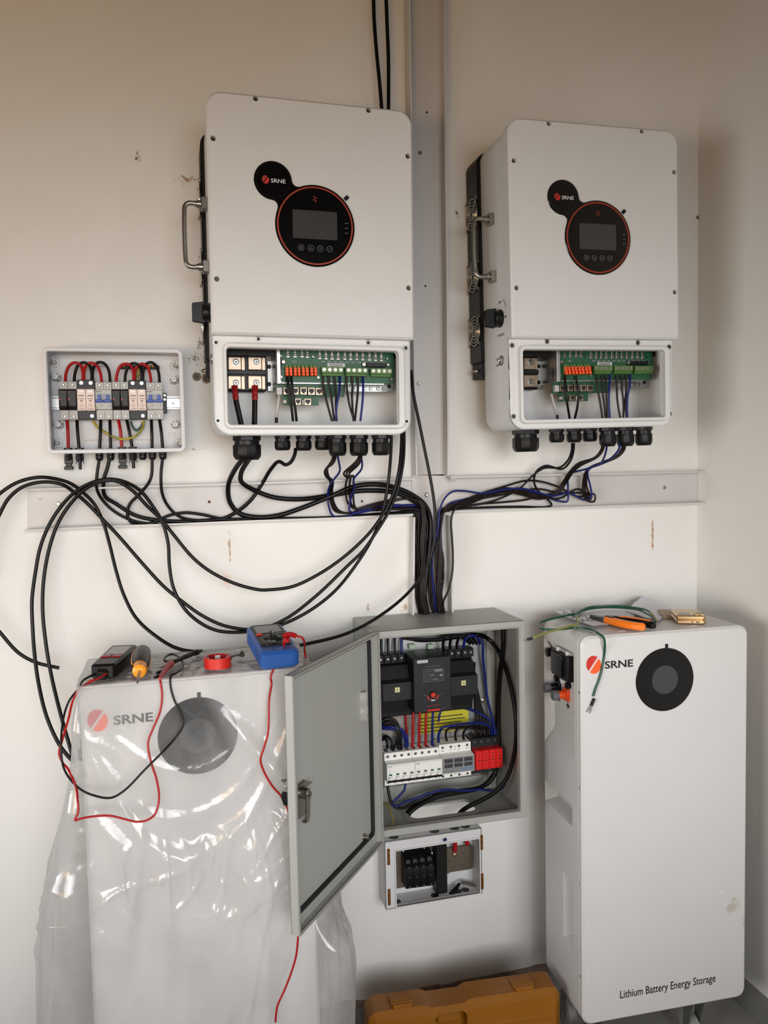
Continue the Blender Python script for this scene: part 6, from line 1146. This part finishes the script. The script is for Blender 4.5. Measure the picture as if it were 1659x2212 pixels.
for k_ in range(9):
    u0, v0 = .12 + .28 * (k_ % 3), .15 + .24 * (k_ // 3); m.tube([onp(rows, u0 + .09 * math.cos(a_) * (1 + .4 * math.sin(3 * a_ + k_)), v0 + .09 * math.sin(a_)) + Vector((0, 0, .0006)) for a_ in [q * .45 for q in range(3 + 4 * (k_ % 3) + 3)]], .0006, 4)
part('print', m, MLK, sh_)
P4 = [rz_(470, 160, .002), rz_(900, 130, .002), rz_(960, 235, .002), rz_(700, 300, .002)]
m, rows = sheet('p', 'bb', P4, 12, .005); solo('paper_sheet', 'flat paper sheet beneath the orange pliers and green wires', 'paper', m, MPA)
pk = at(*qr(1040, 35), .02); P4 = [Vector((rz_(870, 190, 0).x, rz_(870, 190, 0).y, T2 + .003)), Vector((pk.x, pk.y, pk.z)), at(*qr(1300, 165), .09), rz_(1170, 270, .002)]
m, rows = sheet('p', 'ccc', P4, 14, .006); solo('paper_sheet', 'crumpled paper leaning up against the wall behind the pliers', 'paper', m, MPA)
# pliers: built lying flat, nose to the left
def pliers():
    A, B = rz_(555, 215, .012), rz_(1090, 300, .012); c = rz_(735, 240, .012); ax = Vector((B.x - A.x, B.y - A.y, 0)).normalized(); sd = Vector((-ax.y, ax.x, 0)); s = (B - A).length / .185
    f = frame((A.x, A.y, T2 + .004), ax * s, sd * s, (0, 0, 1))
    t = thing('pliers', 'orange and black handled pliers lying open on papers on the right battery', 'pliers', tuple(f(.06, 0, 0)))
    m = MB(); m.prism([(0, .0006), (.004, -.002), (.03, -.010), (.05, -.013), (.062, -.010), (.064, 0), (.05, .0006)], f, .002, .013, .0015); part('lower_jaw', m, MST if False else mat('dark_tool_steel', (92, 92, 94), .35, .9), t)
    m = MB(); m.prism([(0, .0010), (.05, .0010), (.064, .001), (.066, .009), (.05, .013), (.03, .010), (.005, .003)], f, .002, .013, .0015); m.lathe([(.007, .013), (.007, .0145), (.004, .0148)], lambda u, v, h: f(.054 + u, v, h), 16); part('upper_jaw', m, bpy.data.materials['dark_tool_steel'], t)
    for nm, sg, cv in (('orange', -1, [(.056, -.004), (.072, -.009), (.095, -.017), (.125, -.024), (.155, -.026), (.185, -.021)]), ('black', 1, [(.056, .004), (.072, .010), (.095, .017), (.125, .022), (.155, .022), (.192, .014)])):
        P = crv([(*q, 0) for q in cv], 5); Lc, Rc = [], []
        for i, p in enumerate(P):
            d_ = (P[min(i + 1, len(P) - 1)] - P[max(i - 1, 0)]).normalized(); n_ = Vector((-d_.y, d_.x, 0)); w_ = .0085 + .002 * math.sin(pi * i / len(P)) - (.004 if i == len(P) - 1 else 0); Lc.append((p + n_ * w_)[:2]); Rc.append((p - n_ * w_)[:2])
        m = MB(); m.prism([tuple(q) for q in Rc] + [tuple(q) for q in Lc[::-1]], f, .000, .017, .0045, .003); hd_ = part('handle_grip', m, MPR if nm == 'orange' else MBK, t, f'{nm} grip')
        i0, i1 = (0, 9) if nm == 'orange' else (8, 24); m = MB(); m.prism([tuple((Vector(q) + (Vector(w_) - Vector(q)) * .2)) for q, w_ in zip(Rc[i0:i1], Lc[i0:i1])] + [tuple((Vector(q) + (Vector(w_) - Vector(q)) * .2)) for q, w_ in zip(Lc[i0:i1][::-1], Rc[i0:i1][::-1])], f, .0165, .0185, .0012); part('grip_inlay', m, MBK if nm == 'orange' else MPR, hd_)
pliers()
# green wires
def rp(a, b, h): return (rz_(a, b, h),)
w1 = [(at(*z8_, .335),) for z8_ in ((1120 + 497 * .3249, 1280 + 690 * .325), (1120 + 512 * .3249, 1280 + 640 * .325), (1120 + 535 * .3249, 1280 + 580 * .325), (1120 + 556 * .3249, 1280 + 500 * .325), (1120 + 571 * .3249, 1280 + 400 * .325))] + [(at(1120 + 574 * .3249, 1280 + 345 * .325, .345),), (at(1120 + 566 * .3249, 1280 + 300 * .325, .345),)] + [rp(*q) for q in ((640, 372, .006), (560, 328, .004), (430, 316, .003), (330, 325, .003), (250, 332, .003), (150, 330, .003), (98, 300, .003), (112, 265, .004), (180, 245, .006), (250, 226, .01), (350, 205, .012), (430, 188, .014), (500, 160, .014), (580, 142, .014), (700, 132, .014), (850, 136, .014), (970, 150, .016), (1060, 185, .02), (1110, 215, .02), (1145, 262, .014))]
t = thing('earth_wire', 'dark green wire with a fork lug hanging down the front of the right battery', 'wire', tuple(w1[0][0])); part('insulation', MB().tube(crv([p[0] for p in w1], 6), .0029, 8), MGR, t)
def lug(t, p, d, nrm):
    d = d.normalized(); s = d.cross(nrm).normalized(); m = MB(); m.tube([p - d * .018, p], .0036, 10); part('black_sleeve', m, MBK, t)
    f = frame(p + d * .002, s, d, nrm.normalized()); m = MB(); m.box(-.003, .003, -.0008, .0008, -.002, .006, 0, f); m.prism([(-.0048, .006), (-.0020, .004), (.0020, .004), (.0048, .006), (.005, .015), (.0026, .016), (.0024, .009), (0, .0076), (-.0024, .009), (-.0026, .016), (-.005, .015)], f, -.0006, .0006); part('fork_lug', m, MZN, t)
a = at(1120 + 510 * .3249, 1280 + 690 * .325, .335); b = at(1120 + 484 * .3249, 1280 + 752 * .325, .335); lug(t, b, b - a, Vector((0, -1, .1)))
w2 = [rp(*q) for q in ((60, 400, .014), (150, 365, .013), (230, 342, .011), (300, 322, .009), (380, 300, .008), (440, 283, .008), (452, 250, .009), (438, 215, .012), (432, 192, .016), (480, 160, .018), (560, 130, .02), (700, 118, .022), (850, 122, .022), (970, 138, .022), (1050, 152, .024), (1100, 180, .024), (1130, 215, .02), (1156, 258, .014))]
t = thing('earth_wire', 'olive and green wire with a fork lug sticking out left of the right battery', 'wire', tuple(w2[0][0])); W2 = crv([p[0] for p in w2], 6); part('insulation', MB().tube(W2[:44], .0027, 8), MOL, t, 'olive length'); part('insulation', MB().tube(W2[43:91], .0027, 8), MGR, t, 'dark green length'); part('insulation', MB().tube(W2[90:], .0027, 8), MOL, t, 'olive length')
a, b = rz_(85, 392, .014), rz_(0, 422, .016); lug(t, b, b - a, Vector((0, -.3, 1)))
# folding phone
a, b = rz_(1330, 268, .004), rz_(1588, 272, .004); back = rz_(1215, 138, .027); wv = (b - a); wv.z = 0; W = .071; wv.normalize(); bk = Vector((-wv.y, wv.x, 0)); f = frame((a.x, a.y, T2), wv, bk, (0, 0, 1)); L = .085
t = thing('folding_phone', 'gold folding phone lying shut on the right battery near the wall', 'phone', tuple(f(0, 0, 0)))
m = MB(); m.prism(rr(0, 0, W, L, .009, 5), f, .0004, .0105, .0025, .0025); m.mi = 1; 
for u in (W * .53,): m.cyl(frame(f(u, -.0002, .0055), tuple(wv), (0, 0, 1), tuple(-bk)), .0018, 0, .0004, 12)
m.prism(rr(W * .64, .0042, W * .76, .0068, .0012, 3), frame(f(0, -.0002, 0), tuple(wv), (0, 0, 1), tuple(-bk)), 0, .0004); part('lower_half', m, [MGO, MLK], t)
m = MB(); m.prism(rr(0, 0, W, L, .009, 5), f, .0115, .0215, .0025, .0025); uh = part('upper_half', m, MGO, t)
m = MB(); m.tube([f(.006, L - .002, .011), f(W - .006, L - .002, .011)], .006, 10); part('hinge', m, MGO, t)
m = MB(); m.prism(rr(.008, .010, W * .5, .034, .004, 3), f, .0213, .0218); part('cover_screen', m, MSC, uh)
for u, v in ((W * .70, .012), (W * .88, .012), (W * .79, .024)): g_ = lambda a_, b_, h, u=u, v=v: f(u + a_, v + b_, h); m = MB(); m.lathe([(.0075, .0214), (.0075, .0238), (.0062, .0242)], g_, 20); m.mi = 1; m.lathe([(.005, .0238), (.005, .0245)], g_, 16); part('camera_lens', m, [MGO, MGL], uh)
p = rz_(1240, 145, .012); m = MB(); f2 = frame((p.x, p.y, T2), wv, bk, (0, 0, 1)); m.prism(rr(-.02, -.075, .055, .012, .004, 3), f2, 0, .008, .001); solo('cardboard_sleeve', 'flat tan cardboard sleeve behind the gold phone against the wall', 'cardboard', m, mat('tan_card', (186, 166, 142), .7))

# ================================================================== ochre tool case
c0, c1 = at_z(785, 2147, .13), at_z(1185, 2091, .13); dx = (c1 - c0); dx.z = 0; WC = dx.length; dx.normalize(); fwd = Vector((dx.y, -dx.x, 0)); HC = .13 - FLOOR
CF = frame((c0.x, c0.y, FLOOR), dx, (0, 0, 1), fwd)
t = thing('tool_case', 'ochre plastic tool case standing on the floor between the two batteries', 'case', (c0.x + dx.x * WC / 2, c0.y, FLOOR))
def outl(dip): # silhouette with the lowered handle bay
    a, b = WC * .31, WC * .50; r = .025
    return [(r * .4, 0), (WC - r * .4, 0), (WC, r * .4)] + [(WC - r + r * math.cos(q), HC - r + r * math.sin(q)) for q in [k_ * pi / 10 for k_ in range(6)]] + [(b + .012, HC), (b, HC - .006), (b - .006, HC - dip), (a + .006, HC - dip), (a, HC - .006), (a - .012, HC)] + [(r + r * math.cos(q), HC - r + r * math.sin(q)) for q in [pi / 2 + k_ * pi / 10 for k_ in range(6)]] + [(0, r * .4)]
HA, HB = WC * .33, WC * .50
slot = rr(HA + .004, HC - .075, HB - .004, HC - .040, .012, 4)
for nm, h0, h1, bv, b0_ in (('back_shell', 0, .037, 0, .008), ('front_shell', .038, .083, .014, 0)):
    m = MB(); m.prism(outl(.009), CF, h0, h1, bv, b0_); o = part(nm, m, MYC, t)
    if nm == 'front_shell':
        k = MB(); k.prism(rr(HA, HC - .105, HB, HC - .020, .014, 4), CF, .050, .14); cut(o, k)
m = MB(); P = rr(HA + .008, HC - .052, HB - .008, HC - .030, .009, 4); m.prism(P, CF, .044, .072, .005); part('handle', m, MYC, t)
for k_ in range(5):
    for u0, u1 in ((.015, HA - .018), (HB + .02, WC - .015)):
        z_ = HC - .062 - .022 * k_; m = MB(); m.box(u0, u1, .079, .086, z_ - .006, z_ + .006, .0028, lambda u, v, h: CF(u, v, h)); part('rib', m, MYC, t)
for u in (WC * .175, WC * .815):
    m = MB(); m.box(u - .026, u + .026, .020, .060, HC - .0005, HC + .008, .002, lambda u_, v, h: CF(u_, v, h)); m.box(u - .023, u + .023, .058, .068, HC - .012, HC + .007, .002, lambda u_, v, h: CF(u_, v, h)); m.box(u - .018, u + .018, .026, .052, HC + .0075, HC + .0092, .0008, lambda u_, v, h: CF(u_, v, h)); part('latch', m, MYC, t)

# ================================================================== groups for the remaining repeats
GROUPS = {'solar_inverter': 'wall inverters', 'battery_cabinet': 'white battery cabinets', 'cable_trunking': 'open trunking runs', 'surge_protector': 'surge protectors on the rails',
          'solar_connector': 'solar connectors under the combiner box', 'cable_gland': 'small glands under the combiner box', 'paper_sheet': 'papers on the right battery', 'loose_cable': 'loose cables looping on the wall',
          'battery_cable': 'thick battery cables of the left inverter', 'battery_lead': 'red sleeved battery leads', 'pv_cable': 'cables from the combiner box to the trunking', 'riser_cable': 'cables from above the left inverter',
          'inverter_wire': 'wires in and under the inverters', 'cabinet_wire': 'wires inside the cabinet', 'feed_cable': 'black feed cables in the cabinet', 'test_lead': 'test leads on the wrapped battery'}
for o in list(C.objects):
    k = o.name.split('.')[0]
    if o.parent is None and o.get('label') and not o.get('group'):
        if k == 'circuit_breaker': o['group'] = 'blue toggled breakers in the combiner box' if o.location.z > 1.3 else 'white breakers in the cabinet'
        elif k == 'earth_wire': o['group'] = 'earth wires in the combiner box' if o.location.z > 1.3 else 'earth wires on the right battery'
        elif k in GROUPS: o['group'] = GROUPS[k]
